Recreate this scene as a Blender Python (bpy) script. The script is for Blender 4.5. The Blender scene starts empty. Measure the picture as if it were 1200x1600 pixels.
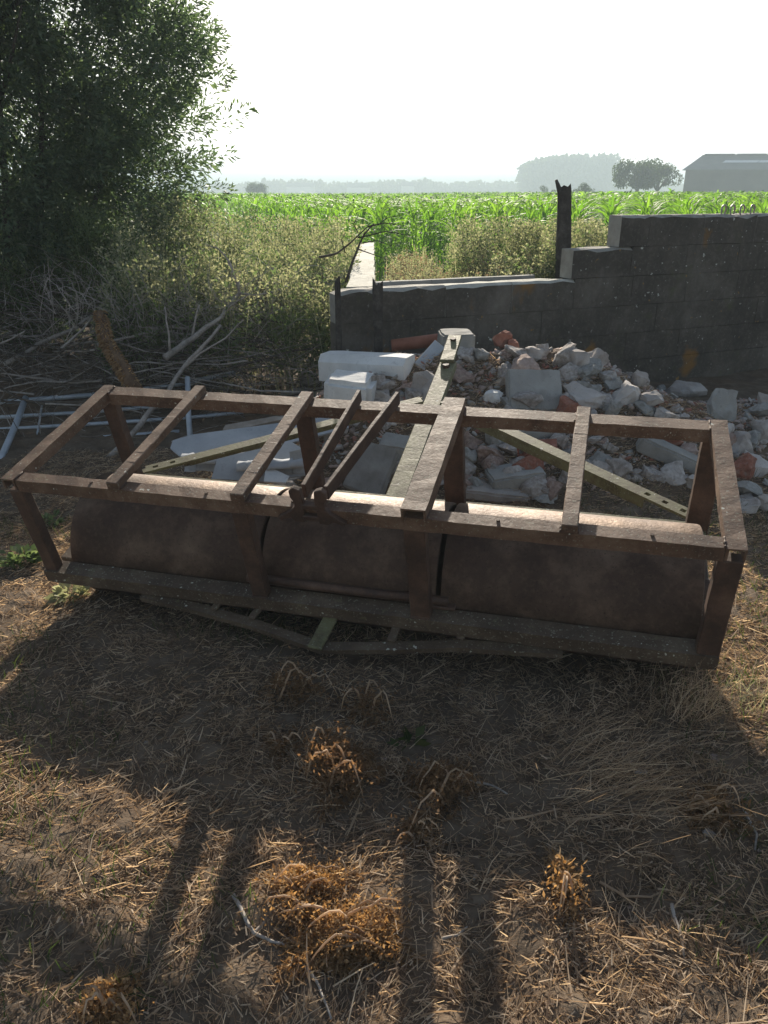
import bpy, bmesh, math, random
import numpy as np
from mathutils import Vector, Matrix, Euler, noise

random.seed(7); rng = np.random.default_rng(11)
scene = bpy.context.scene
COL = scene.collection
rad = math.radians

# ------------------------------------------------------------------ camera
PITCH = rad(22.7); CAMH = 1.6
cam_data = bpy.data.cameras.new('camera')
cam = bpy.data.objects.new('camera', cam_data); COL.objects.link(cam)
cam.location = (0, 0, CAMH); cam.rotation_euler = (rad(90) - PITCH, 0, 0)
cam_data.sensor_fit = 'VERTICAL'; cam_data.sensor_height = 32.0; cam_data.lens = 24.0
cam_data.clip_start = 0.05; cam_data.clip_end = 6000
scene.camera = cam

# ------------------------------------------------------------------ light
SUN_AZ = rad(2.0); SUN_EL = rad(21.8)          # azimuth measured from +Y towards +X
world = bpy.data.worlds.new('World'); scene.world = world; world.use_nodes = True
wn = world.node_tree.nodes; wl = world.node_tree.links; wn.clear()
sky = wn.new('ShaderNodeTexSky'); sky.sky_type = 'NISHITA'; sky.sun_disc = False
sky.sun_elevation = SUN_EL; sky.sun_rotation = SUN_AZ
sky.air_density = 1.0; sky.dust_density = 1.2; sky.ozone_density = 1.0
bg = wn.new('ShaderNodeBackground'); bg.inputs['Strength'].default_value = 0.060
wo = wn.new('ShaderNodeOutputWorld'); 
# a summer sky whitens into haze near the horizon, all the way round
wtc = wn.new('ShaderNodeTexCoord'); wsp = wn.new('ShaderNodeSeparateXYZ'); wl.new(wtc.outputs['Generated'], wsp.inputs[0])
wmr = wn.new('ShaderNodeMapRange'); wmr.inputs[1].default_value = 0.0; wmr.inputs[2].default_value = 0.30; wmr.inputs[3].default_value = 0.05; wmr.inputs[4].default_value = 0.95
wl.new(wsp.outputs[2], wmr.inputs[0]); whs = wn.new('ShaderNodeHueSaturation'); wl.new(wmr.outputs[0], whs.inputs['Saturation']); wl.new(sky.outputs[0], whs.inputs['Color'])
wl.new(whs.outputs[0], bg.inputs[0]); wl.new(bg.outputs[0], wo.inputs[0])
sd = bpy.data.lights.new('sun', 'SUN'); sd.energy = 5.0; sd.angle = rad(0.6); sd.color = (1.0, 0.9, 0.76)
sun = bpy.data.objects.new('sun', sd); COL.objects.link(sun)
sdir = Vector((math.sin(SUN_AZ) * math.cos(SUN_EL), math.cos(SUN_AZ) * math.cos(SUN_EL), math.sin(SUN_EL)))
sun.rotation_euler = sdir.to_track_quat('Z', 'Y').to_euler(); sun.location = (5, 10, 12)
scene.view_settings.view_transform = 'Standard'; scene.view_settings.look = 'None'
scene.view_settings.exposure = 1.12; scene.view_settings.gamma = 1.0
scene.view_settings.use_curve_mapping = False
scene.render.engine = 'CYCLES'
scene.cycles.max_bounces = 8; scene.cycles.volume_bounces = 1; scene.cycles.transparent_max_bounces = 8

# ------------------------------------------------------------------ helpers: pixels of the photograph -> rays
CP, SP = math.cos(PITCH), math.sin(PITCH)
def ray(px, py):
    a = (px - 600) / 1200; b = (800 - py) / 1200
    return Vector((a, CP + b * SP, -SP + b * CP))
def atY(px, py, Y):
    r = ray(px, py); t = Y / r.y
    return Vector((0, 0, CAMH)) + r * t
def atZ(px, py, z):
    r = ray(px, py); t = (z - CAMH) / r.z
    return Vector((0, 0, CAMH)) + r * t

# ------------------------------------------------------------------ numpy value noise
_tab = rng.random((256, 256))
def vn(x, y, s=1.0, o=0):
    x = np.asarray(x, float) / s + 17.3 + o * 31.7; y = np.asarray(y, float) / s + 5.1 + o * 13.3
    xi = np.floor(x).astype(int); yi = np.floor(y).astype(int); fx = x - xi; fy = y - yi
    fx = fx * fx * (3 - 2 * fx); fy = fy * fy * (3 - 2 * fy)
    g = lambda a, b: _tab[a & 255, b & 255]
    return (g(xi, yi) * (1 - fx) + g(xi + 1, yi) * fx) * (1 - fy) + (g(xi, yi + 1) * (1 - fx) + g(xi + 1, yi + 1) * fx) * fy - 0.5

def sstep(a, b, v):
    t = np.clip((np.asarray(v, float) - a) / (b - a), 0, 1); return t * t * (3 - 2 * t)

def wallY(x): return 6.14 + 0.42 * (x + 0.05)
def pile(x, y):
    x = np.asarray(x, float); y = np.asarray(y, float)
    A = 0.62 * sstep(-1.15, 0.15, x) * (1 - 0.90 * sstep(1.25, 2.3, x)) + 0.04
    A = A * (1 - sstep(4.5, 6.0, x))
    y0 = 4.0 - 0.16 * (x - 0.5); y1 = 5.35 + 0.12 * x
    front = np.clip((y - y0) / (y1 - y0), 0, 1); front = front ** 1.15
    back = 1 - 0.25 * sstep(0, 1, (y - y1) / 0.9)
    beyond = 1 - sstep(wallY(x) + 0.1, wallY(x) + 0.3, y)
    bump = 0.24 * np.exp(-((x - 2.1) / .75) ** 2 - ((y - 5.15) / .6) ** 2) + 0.16 * np.exp(-((x - 3.1) / .6) ** 2 - ((y - 5.6) / .6) ** 2)
    return (A * front * back + bump) * beyond * sstep(-1.4, -0.5, x)
def gz(x, y):
    x = np.asarray(x, float); y = np.asarray(y, float)
    near = 1 - sstep(9, 20, np.abs(y) + np.abs(x) * 0.4)
    base = -0.155 - 0.07 * sstep(8, 14, y)
    n = 0.05 * vn(x, y, 0.9) + 0.028 * vn(x, y, 0.28, 1) + 0.014 * vn(x, y, 0.09, 2) + 0.008 * vn(x, y, 0.035, 3)
    brush = 0.35 * sstep(-1.2, -2.6, x) * sstep(5.9, 7.2, y) * (1 - sstep(8, 10, y))
    retained = 0.62 * sstep(wallY(x) + 0.22, wallY(x) + 0.5, y) * sstep(-0.16, 0.1, x) * (1 - sstep(11, 13, y))
    return base + n * near + pile(x, y) + brush + retained
def gzf(x, y): return float(gz(x, y))
def on_ground(px, py, y0=0.8, y1=14):
    r = ray(px, py); prev = None
    Y = y0
    while Y < y1:
        p = Vector((0, 0, CAMH)) + r * (Y / r.y)
        if p.z < gzf(p.x, p.y): return p
        Y += 0.01
    return p

# ------------------------------------------------------------------ helpers: objects
def link(name, me, parent=None, mats=None):
    o = bpy.data.objects.new(name, me); COL.objects.link(o)
    if parent is not None: o.parent = parent
    return o
def info(o, label=None, cat=None, group=None, kind=None):
    if label: o['label'] = label
    if cat: o['category'] = cat
    if group: o['group'] = group
    if kind: o['kind'] = kind
    return o
def empty(name, loc=(0, 0, 0), rot=(0, 0, 0)):
    e = bpy.data.objects.new(name, None); COL.objects.link(e); e.location = loc; e.rotation_euler = rot
    e.empty_display_size = 0.2
    return e

class Bag:
    """collects polygons of any size for one mesh object"""
    def __init__(s): s.v = []; s.f = []; s.m = []; s.n = 0
    def add(s, V, F, mi=0):
        V = np.asarray(V, float).reshape(-1, 3); s.v.append(V)
        for q in F: s.f.append([i + s.n for i in q]); s.m.append(mi)
        s.n += len(V)
    def build(s, name, mats, parent=None, smooth=False):
        me = bpy.data.meshes.new(name)
        me.from_pydata(np.concatenate(s.v).tolist(), [], s.f)
        for m in (mats if isinstance(mats, (list, tuple)) else [mats]): me.materials.append(m)
        me.polygons.foreach_set('material_index', s.m)
        if smooth: me.polygons.foreach_set('use_smooth', [True] * len(me.polygons))
        me.update()
        return link(name, me, parent)

def fast_mesh(name, V, Q, mats, mi=None, parent=None, smooth=False):
    """V (n,3), Q (k,4) quads or (k,3) tris -> one mesh object"""
    V = np.asarray(V, np.float32); Q = np.asarray(Q, np.int32); k, s = Q.shape
    me = bpy.data.meshes.new(name)
    me.vertices.add(len(V)); me.vertices.foreach_set('co', V.ravel())
    me.loops.add(k * s); me.loops.foreach_set('vertex_index', Q.ravel())
    me.polygons.add(k); me.polygons.foreach_set('loop_start', np.arange(0, k * s, s, dtype=np.int32))
    me.polygons.foreach_set('loop_total', np.full(k, s, np.int32))
    for m in (mats if isinstance(mats, (list, tuple)) else [mats]): me.materials.append(m)
    if mi is not None: me.polygons.foreach_set('material_index', np.asarray(mi, np.int32))
    if smooth: me.polygons.foreach_set('use_smooth', np.ones(k, bool))
    me.update(calc_edges=True); me.validate()
    return link(name, me, parent)

def stamp(tv, tq, T, R3):
    """template verts (n,3), quads (k,4); T (N,3) places, R3 (N,3,3) -> verts, quads"""
    N = len(T); n = len(tv)
    V = np.einsum('nij,kj->nki', R3, tv) + T[:, None, :]
    Q = tq[None] + (np.arange(N) * n)[:, None, None]
    return V.reshape(-1, 3), Q.reshape(-1, tq.shape[1])
def rots(N, yaw=None, pitch=None, roll=None, scale=None):
    yaw = rng.uniform(0, 2 * np.pi, N) if yaw is None else yaw
    pitch = np.zeros(N) if pitch is None else pitch
    roll = np.zeros(N) if roll is None else roll
    scale = np.ones(N) if scale is None else scale
    cz, sz, cx, sx, cy, sy = np.cos(yaw), np.sin(yaw), np.cos(pitch), np.sin(pitch), np.cos(roll), np.sin(roll)
    Z = np.zeros((N, 3, 3)); Z[:, 0, 0] = cz; Z[:, 0, 1] = -sz; Z[:, 1, 0] = sz; Z[:, 1, 1] = cz; Z[:, 2, 2] = 1
    X = np.zeros((N, 3, 3)); X[:, 0, 0] = 1; X[:, 1, 1] = cx; X[:, 1, 2] = -sx; X[:, 2, 1] = sx; X[:, 2, 2] = cx
    Y = np.zeros((N, 3, 3)); Y[:, 0, 0] = cy; Y[:, 0, 2] = sy; Y[:, 2, 0] = -sy; Y[:, 2, 2] = cy; Y[:, 1, 1] = 1
    return (Z @ X @ Y) * scale[:, None, None]

def bm_obj(name, bm, m, parent=None, smooth=False):
    me = bpy.data.meshes.new(name); bm.to_mesh(me); bm.free()
    for k in (m if isinstance(m, (list, tuple)) else [m]): me.materials.append(k)
    if smooth:
        for p in me.polygons: p.use_smooth = True
    return link(name, me, parent)

def bar(name, p0, p1, w, h, m, parent=None, up=(0, 0, 1), bev=0.004, jitter=0.0, cuts=0, shape='box'):
    """a bar from p0 to p1; w across, h along 'up'; p0/p1 are on its centre line"""
    p0 = Vector(p0); p1 = Vector(p1); d = p1 - p0; L = d.length; d.normalize()
    u = Vector(up); s = d.cross(u).normalized(); u = s.cross(d).normalized()
    bm = bmesh.new(); bmesh.ops.create_cube(bm, size=1)
    for v in bm.verts: v.co = Vector((v.co.x * L, v.co.y * w, v.co.z * h))
    if cuts:
        es = [e for e in bm.edges if abs(e.verts[0].co.x - e.verts[1].co.x) > L * .5]
        bmesh.ops.subdivide_edges(bm, edges=es, cuts=cuts)
    if bev: bmesh.ops.bevel(bm, geom=bm.edges[:], offset=min(bev, w * .3, h * .3), segments=1, affect='EDGES')
    if jitter:
        for v in bm.verts: v.co += Vector((random.uniform(-1, 1), random.uniform(-1, 1), random.uniform(-1, 1))) * jitter
    Mx = Matrix((d, s, u)).transposed().to_4x4(); Mx.translation = (p0 + p1) / 2
    bm.transform(Mx)
    return bm_obj(name, bm, m, parent)

def tube_data(pts, radii, n=6):
    pts = [Vector(p) for p in pts]; V = []; F = []
    prev = None
    for i, p in enumerate(pts):
        t = (pts[min(i + 1, len(pts) - 1)] - pts[max(i - 1, 0)])
        if t.length < 1e-6: t = Vector((0, 0, 1))
        t.normalize()
        if prev is None:
            a = t.orthogonal().normalized()
        else:
            a = (prev - t * prev.dot(t)); a = a.normalized() if a.length > 1e-5 else t.orthogonal().normalized()
        prev = a; b = t.cross(a)
        for k in range(n):
            th = 2 * math.pi * k / n; V.append(p + (a * math.cos(th) + b * math.sin(th)) * radii[i])
    for i in range(len(pts) - 1):
        for k in range(n): F.append([i * n + k, i * n + (k + 1) % n, (i + 1) * n + (k + 1) % n, (i + 1) * n + k])
    F.append(list(range(n))[::-1]); F.append([(len(pts) - 1) * n + k for k in range(n)])
    return [tuple(v) for v in V], F
def tube(name, pts, radii, m, parent=None, n=7, smooth=True):
    if not isinstance(radii, (list, tuple)): radii = [radii] * len(pts)
    b = Bag(); b.add(*tube_data(pts, radii, n)); return b.build(name, m, parent, smooth)

def extrude_poly(name, pts, origin, ax, ay, th, m, parent=None, bev=0.0):
    """polygon pts (2-D) in the plane origin + a*ax + b*ay, thickness th along ax x ay"""
    ax = Vector(ax).normalized(); ay = Vector(ay).normalized(); nz = ax.cross(ay).normalized(); origin = Vector(origin)
    bm = bmesh.new()
    f = bm.faces.new([bm.verts.new(origin + ax * a + ay * b - nz * th / 2) for a, b in pts])
    r = bmesh.ops.extrude_face_region(bm, geom=[f])
    bmesh.ops.translate(bm, vec=nz * th, verts=[v for v in r['geom'] if isinstance(v, bmesh.types.BMVert)])
    bmesh.ops.recalc_face_normals(bm, faces=bm.faces[:])
    if bev: bmesh.ops.bevel(bm, geom=bm.edges[:], offset=bev, segments=1, affect='EDGES')
    return bm_obj(name, bm, m, parent)

# ------------------------------------------------------------------ helpers: materials
def lin(c): return (c[0], c[1], c[2], 1.0)
class NT:
    def __init__(s, name):
        s.m = bpy.data.materials.new(name); s.m.use_nodes = True; s.t = s.m.node_tree; s.t.nodes.clear()
        s.out = s.t.nodes.new('ShaderNodeOutputMaterial')
        s.tc = s.t.nodes.new('ShaderNodeTexCoord'); s.oi = None
    def N(s, ty, **kw):
        n = s.t.nodes.new(ty)
        for k, v in kw.items():
            if k in n.inputs: n.inputs[k].default_value = v
            else: setattr(n, k, v)
        return n
    def L(s, a, b): s.t.links.new(a, b)
    def noise(s, scale, detail=4, rough=.6, coord='Object', dist=0.0, vec=None):
        n = s.N('ShaderNodeTexNoise'); n.inputs['Scale'].default_value = scale; n.inputs['Detail'].default_value = detail
        n.inputs['Roughness'].default_value = rough; n.inputs['Distortion'].default_value = dist
        s.L(vec if vec is not None else s.tc.outputs[coord], n.inputs['Vector']); return n.outputs['Fac']
    def voro(s, scale, coord='Object', feature='F1'):
        n = s.N('ShaderNodeTexVoronoi'); n.feature = feature; n.inputs['Scale'].default_value = scale
        s.L(s.tc.outputs[coord], n.inputs['Vector']); return n.outputs['Distance']
    def ramp(s, fac, stops):
        r = s.N('ShaderNodeValToRGB'); e = r.color_ramp.elements
        while len(e) < len(stops): e.new(0.5)
        for i, (p, c) in enumerate(stops): e[i].position = p; e[i].color = lin(c) if len(c) == 3 else c
        s.L(fac, r.inputs[0]); return r.outputs[0]
    def step(s, fac, a, b):
        r = s.N('ShaderNodeMapRange'); r.inputs[1].default_value = a; r.inputs[2].default_value = b; r.clamp = True
        s.L(fac, r.inputs[0]); return r.outputs[0]
    def mul(s, a, b):
        m = s.N('ShaderNodeMath', operation='MULTIPLY')
        for i, q in enumerate((a, b)):
            if isinstance(q, (int, float)): m.inputs[i].default_value = q
            else: s.L(q, m.inputs[i])
        return m.outputs[0]
    def mix(s, fac, a, b):
        m = s.N('ShaderNodeMix', data_type='RGBA')
        if isinstance(fac, (int, float)): m.inputs[0].default_value = fac
        else: s.L(fac, m.inputs[0])
        for i, q in ((6, a), (7, b)):
            if isinstance(q, tuple): m.inputs[i].default_value = lin(q)
            else: s.L(q, m.inputs[i])
        return m.outputs[2]
    def rand(s):
        if s.oi is None: s.oi = s.N('ShaderNodeObjectInfo')
        return s.oi.outputs['Random']
    def island(s):
        g = s.N('ShaderNodeNewGeometry'); return g.outputs['Random Per Island']
    def finish(s, col, rough=.8, bump=None, bs=.3, bd=.01, spec=.3, metal=0.0, trans=None):
        p = s.N('ShaderNodeBsdfPrincipled')
        if isinstance(col, tuple): p.inputs['Base Color'].default_value = lin(col)
        else: s.L(col, p.inputs['Base Color'])
        if isinstance(rough, (int, float)): p.inputs['Roughness'].default_value = rough
        else: s.L(rough, p.inputs['Roughness'])
        p.inputs['Specular IOR Level'].default_value = spec; p.inputs['Metallic'].default_value = metal
        if bump is not None:
            b = s.N('ShaderNodeBump'); b.inputs['Strength'].default_value = bs; b.inputs['Distance'].default_value = bd
            s.L(bump, b.inputs['Height']); s.L(b.outputs[0], p.inputs['Normal'])
        if trans:
            t = s.N('ShaderNodeBsdfTranslucent')
            if isinstance(trans, tuple): t.inputs[0].default_value = lin(trans)
            else: s.L(trans, t.inputs[0])
            mx = s.N('ShaderNodeMixShader'); mx.inputs[0].default_value = .45
            s.L(p.outputs[0], mx.inputs[1]); s.L(t.outputs[0], mx.inputs[2]); s.L(mx.outputs[0], s.out.inputs[0])
        else: s.L(p.outputs[0], s.out.inputs[0])
        return s.m

def rust_mat(name, dark, mid, light, spec=.4, rough=.62, scale=7, moss=0.0, metal=0.0, specks=.0, bs=.35):
    s = NT(name)
    n1 = s.noise(scale, 6, .65); n2 = s.noise(scale * 9, 4, .7); n3 = s.noise(scale * .35, 3)
    c = s.ramp(n1, [(0.3, dark), (0.5, mid), (0.72, light)])
    c = s.mix(s.mul(s.step(n2, .5, .75), .5), c, light)
    c = s.mix(s.mul(s.step(n3, .52, .75), .6), c, dark)
    pits = s.noise(scale * 22, 3, .6)
    c = s.mix(s.mul(s.step(pits, .6, .7), .6), c, tuple(x * .5 for x in dark))
    if moss:
        g = s.noise(scale * 2.2, 6, .75); g2 = s.noise(scale * 14, 4)
        c = s.mix(s.mul(s.step(g, .62 - moss * .3, .78 - moss * .3), .85), c, (.17, .165, .08))
        c = s.mix(s.mul(s.step(g2, .6, .66), .6), c, (.3, .3, .22))
    if specks:
        v = s.noise(scale * 5, 2, .5); c = s.mix(s.step(v, .74 - specks, .76 - specks), c, (.5, .5, .42))
    r = s.step(n1, .2, .9)
    rr = s.N('ShaderNodeMapRange'); rr.inputs[3].default_value = rough - .12; rr.inputs[4].default_value = rough + .2
    s.L(n2, rr.inputs[0])
    return s.finish(c, rr.outputs[0], n2, bs, .004, spec, metal)

M = {}
M['rust'] = rust_mat('rusty_steel', (.038, .022, .015), (.075, .041, .026), (.15, .088, .055), specks=.0)
M['rust_flat'] = rust_mat('flaky_rusty_steel', (.06, .032, .02), (.13, .072, .042), (.24, .155, .10), moss=.08, specks=.02)
M['rust_moss'] = rust_mat('mossy_rusty_steel', (.05, .04, .02), (.11, .09, .045), (.22, .19, .11), moss=.75, specks=.04)
M['rust_lichen'] = rust_mat('lichen_spotted_rail', (.05, .032, .02), (.082, .055, .035), (.15, .11, .072), moss=.10, specks=.04)
M['drum'] = rust_mat('worn_drum_steel', (.05, .031, .021), (.085, .053, .036), (.19, .13, .088), spec=.4, rough=.60, metal=.6, scale=5, bs=.9)
M['dark'] = NT('dark_gap').finish((.012, .01, .009), .9)

def stone_mat(name, a, b, c, dirt=(.10, .08, .06), scale=6, bs=.5, dirtamt=.5, rnd=.5):
    s = NT(name)
    n1 = s.noise(scale, 6, .65); n2 = s.noise(scale * 8, 5, .7); n3 = s.noise(scale * .7, 3, .5, dist=.5)
    col = s.ramp(n1, [(.32, a), (.5, b), (.68, c)])
    col = s.mix(s.mul(s.rand(), rnd), col, s.ramp(s.rand(), [(0, a), (.55, b), (1, tuple(min(1, x * 1.15) for x in c))]))
    col = s.mix(s.mul(s.step(n3, .5, .72), dirtamt), col, dirt)
    col = s.mix(s.mul(s.step(n2, .56, .7), .45), col, tuple(x * .55 for x in a))
    return s.finish(col, .92, n2, bs, .01, .2)
M['rubble'] = stone_mat('pale_rubble', (.25, .215, .19), (.37, .335, .305), (.55, .515, .48))
M['rubble_warm'] = stone_mat('warm_rubble', (.20, .13, .10), (.33, .24, .20), (.48, .39, .34))
M['concrete'] = stone_mat('grey_concrete', (.21, .205, .19), (.29, .285, .265), (.38, .375, .35), bs=.35)
M['white_block'] = stone_mat('white_painted_concrete', (.52, .52, .50), (.66, .66, .64), (.74, .74, .72), dirt=(.3, .28, .24), scale=3, bs=.25, dirtamt=.35, rnd=.1)
M['brick'] = stone_mat('red_brick', (.20, .075, .05), (.29, .115, .075), (.38, .19, .14), dirt=(.3, .26, .22), scale=9)
M['sheet'] = stone_mat('pale_cement_sheet', (.28, .30, .32), (.38, .40, .42), (.48, .50, .52), scale=2.5, bs=.12, dirtamt=.3, rnd=.15)
M['board'] = stone_mat('weathered_board', (.2, .17, .14), (.3, .26, .22), (.42, .38, .33), scale=8)
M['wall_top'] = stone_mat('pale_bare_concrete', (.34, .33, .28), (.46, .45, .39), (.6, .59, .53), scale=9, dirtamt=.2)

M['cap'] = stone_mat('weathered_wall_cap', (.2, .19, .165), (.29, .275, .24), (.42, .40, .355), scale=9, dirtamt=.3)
def wall_mat():
    s = NT('stained_concrete_block')
    gm = s.N('ShaderNodeNewGeometry'); g = gm.outputs['Position']; _n = s.noise
    s.noise = lambda *a, **k: _n(*a, **{**{'vec': g}, **k})
    n1 = s.noise(1.6, 8, .72); n2 = s.noise(30, 6, .75); n3 = s.noise(5, 4, .6)
    col = s.ramp(n1, [(.3, (.042, .036, .03)), (.5, (.085, .074, .06)), (.72, (.17, .15, .125))])
    col = s.mix(s.mul(s.step(n2, .5, .72), .45), col, (.2, .19, .165))
    mp = s.N('ShaderNodeMapping'); mp.inputs['Scale'].default_value = (5, 5, .5); s.L(g, mp.inputs[0])
    st = s.noise(1.5, 5, .6, vec=mp.outputs[0]); col = s.mix(s.mul(s.step(st, .5, .75), .5), col, (.045, .04, .036))
    v = s.noise(21, 3.5, .65); pz = s.noise(1.7, 3); col = s.mix(s.mul(s.step(v, .66, .70), s.step(pz, .38, .55)), col, (.52, .53, .47))
    col = s.mix(s.mul(s.step(n3, .6, .75), .5), col, (.085, .095, .04))
    o = s.noise(1.9, 4, .55, dist=.4); col = s.mix(s.mul(s.step(o, .63, .70), .75), col, (.24, .12, .025))
    sp = s.noise(15, 2, .5); col = s.mix(s.mul(s.step(sp, .73, .75), .7), col, (.3, .17, .04))
    return s.finish(col, .95, n2, .5, .012, .15)
M['wall'] = wall_mat()

def ground_mat():
    s = NT('dry_soil')
    n1 = s.noise(1.3, 6, .6); n2 = s.noise(9, 7, .7); n3 = s.noise(70, 4, .7)
    col = s.ramp(n2, [(.3, (.065, .048, .034)), (.5, (.12, .09, .064)), (.72, (.20, .155, .11))])
    col = s.mix(s.mul(s.step(n1, .5, .68), .5), col, (.17, .105, .062))
    col = s.mix(s.mul(s.step(n3, .52, .7), .4), col, (.19, .15, .11))
    far = s.N('ShaderNodeSeparateXYZ'); s.L(s.tc.outputs['Object'], far.inputs[0])
    col = s.mix(s.step(far.outputs[1], 11, 20), col, s.ramp(s.noise(.03, 4), [(.35, (.10, .13, .045)), (.65, (.17, .17, .08))]))
    return s.finish(col, .95, n3, .5, .01, .1)
M['ground'] = ground_mat()

def leaf_mat(name, cols, t=1.6, rough=.5, spec=.3, big=2.0, tint=(.95, 1.1, .5)):
    s = NT(name)
    c = s.ramp(s.island(), [(i / max(1, len(cols) - 1), q) for i, q in enumerate(cols)])
    n = s.noise(big, 3); c2 = s.mix(s.mul(s.step(n, .4, .65), .4), c, tuple(x * .6 for x in cols[0]))
    tr = s.mix(.0, c2, c2)
    m = s.N('ShaderNodeMix', data_type='RGBA', blend_type='MULTIPLY'); m.inputs[0].default_value = 1
    s.L(tr, m.inputs[6]); m.inputs[7].default_value = (t * tint[0], t * tint[1], t * tint[2], 1)
    return s.finish(c2, rough, spec=spec, trans=m.outputs[2])
M['tree_leaf'] = leaf_mat('willow_leaf', [(.07, .105, .068), (.10, .14, .085), (.135, .175, .105), (.17, .20, .13)], 1.4, .5, .3, 2, (.9, 1.05, .6))  # greens lightened and blued, the teal glare over the crown put into the colour
M['maize'] = leaf_mat('maize_leaf', [(.07, .14, .022), (.11, .19, .03), (.16, .24, .045)], 3.0, .6, .15, 1.0)
M['weed_green'] = leaf_mat('weed_leaf', [(.085, .125, .06), (.13, .175, .085), (.19, .23, .12)], 1.5, .7, .2, 2, (1, 1.05, .65))
M['weed_pale'] = leaf_mat('pale_weed_plume', [(.23, .24, .15), (.31, .315, .21), (.41, .41, .30)], 1.4, .8, .15, 2, (1, 1, .7))
M['weed_brown'] = leaf_mat('brown_dry_weed', [(.18, .13, .09), (.26, .19, .135), (.36, .28, .21)], 1.2, .85, .1, 2, (1, .88, .7))
M['straw'] = leaf_mat('straw', [(.27, .19, .13), (.42, .32, .22), (.58, .46, .335), (.76, .64, .48)], 1.35, .75, .15, 4, (1, .87, .66))
M['dead_leaf'] = leaf_mat('orange_dead_leaf', [(.22, .14, .07), (.34, .235, .13), (.5, .37, .22)], 1.4, .8, .1, 8, (1.1, .85, .5))
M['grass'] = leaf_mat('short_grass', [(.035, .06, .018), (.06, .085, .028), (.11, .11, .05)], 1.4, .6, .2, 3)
M['far_leaf'] = leaf_mat('distant_foliage', [(.04, .06, .03), (.06, .085, .04), (.08, .1, .05)], 1.0, .8, .1, .1)

def wood_mat(name, a, b, c, sc=(3, 3, 30)):
    s = NT(name); n1 = s.noise(9, 5, .7); n2 = s.noise(60, 4, .7)
    col = s.ramp(n1, [(.3, a), (.5, b), (.7, c)]); col = s.mix(s.mul(s.step(n2, .5, .7), .5), col, tuple(x * .5 for x in a))
    return s.finish(col, .9, n2, .5, .005, .15)
M['branch'] = wood_mat('grey_dead_wood', (.2, .175, .15), (.32, .285, .25), (.46, .42, .37))
M['branch_dark'] = wood_mat('dark_dead_wood', (.05, .04, .032), (.085, .07, .055), (.14, .12, .095))
M['bark'] = wood_mat('bark', (.045, .038, .03), (.08, .068, .055), (.12, .105, .085))
M['post'] = wood_mat('weathered_post_wood', (.035, .03, .026), (.06, .052, .045), (.12, .11, .095))
M['shaggy'] = wood_mat('shaggy_brown_bark', (.08, .045, .025), (.14, .085, .05), (.22, .14, .08))
M['shaded_dead_leaf'] = leaf_mat('shade_dulled_dead_leaf', [(.16, .10, .055), (.25, .16, .09), (.36, .25, .15)], 1.2, .85, .1, 8, (1.1, .88, .6))  # dead-leaf orange dulled and darkened: shade put into the colour of shadowed weeds
s_ = NT('galvanised_tube'); M['pipe'] = s_.finish(s_.ramp(s_.noise(6, 4), [(.3, (.32, .36, .40)), (.7, (.50, .55, .60))]), .5, s_.noise(60), .15, .003, .5, .25)
s_ = NT('terracotta'); M['terracotta'] = s_.finish(s_.ramp(s_.noise(8, 4), [(.3, (.17, .06, .035)), (.7, (.27, .11, .07))]), .7, s_.noise(50), .2, .004)
s_ = NT('barn_cladding'); M['barn'] = s_.finish(s_.ramp(s_.noise(.25, 5), [(.3, (.10, .09, .09)), (.7, (.16, .14, .135))]), .8)
s_ = NT('barn_roof_sheet'); M['barn_roof'] = s_.finish(s_.ramp(s_.noise(.3, 5), [(.3, (.12, .12, .125)), (.7, (.18, .175, .18))]), .7)
s_ = NT('rooflight'); M['skylight'] = s_.finish((.6, .62, .62), .35, spec=.6)
s_ = NT('white_render'); M['white_wall'] = s_.finish((.7, .68, .64), .8)
s_ = NT('wire'); M['wire'] = s_.finish(s_.ramp(s_.noise(30), [(.3, (.16, .13, .10)), (.7, (.36, .34, .30))]), .5, spec=.5, metal=.3)

# ================================================================== SETTING: ground
def axis_pts(segs):
    out = []
    for a, b, n in segs: out += list(np.linspace(a, b, n, endpoint=False))
    out.append(segs[-1][1]); return np.array(out)
gx = axis_pts([(-2500, -400, 8), (-400, -60, 10), (-60, -12, 18), (-12, -3, 60), (-3, 3, 260), (3, 8, 50), (8, 60, 20), (60, 400, 10), (400, 2500, 8)])
gy = axis_pts([(-60, -5, 10), (-5, .7, 30), (.7, 5.6, 260), (5.6, 9, 90), (9, 20, 40), (20, 120, 20), (120, 3600, 16)])
X, Y = np.meshgrid(gx, gy); Z = gz(X, Y)
Z = Z + (np.abs(X) < 3.2) * (Y > .6) * (Y < 5.8) * (.022 * vn(X, Y, .05, 60) + .012 * np.abs(vn(X, Y, .11, 61)))
nx, ny = len(gx), len(gy)
idx = np.arange(nx * ny).reshape(ny, nx)
Q = np.stack([idx[:-1, :-1], idx[:-1, 1:], idx[1:, 1:], idx[1:, :-1]], -1).reshape(-1, 4)
g = fast_mesh('ground', np.stack([X, Y, Z], -1).reshape(-1, 3), Q, M['ground'], smooth=True)
info(g, 'bare dry soil with mown straw, sloping up under the rubble', kind='structure')

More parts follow.
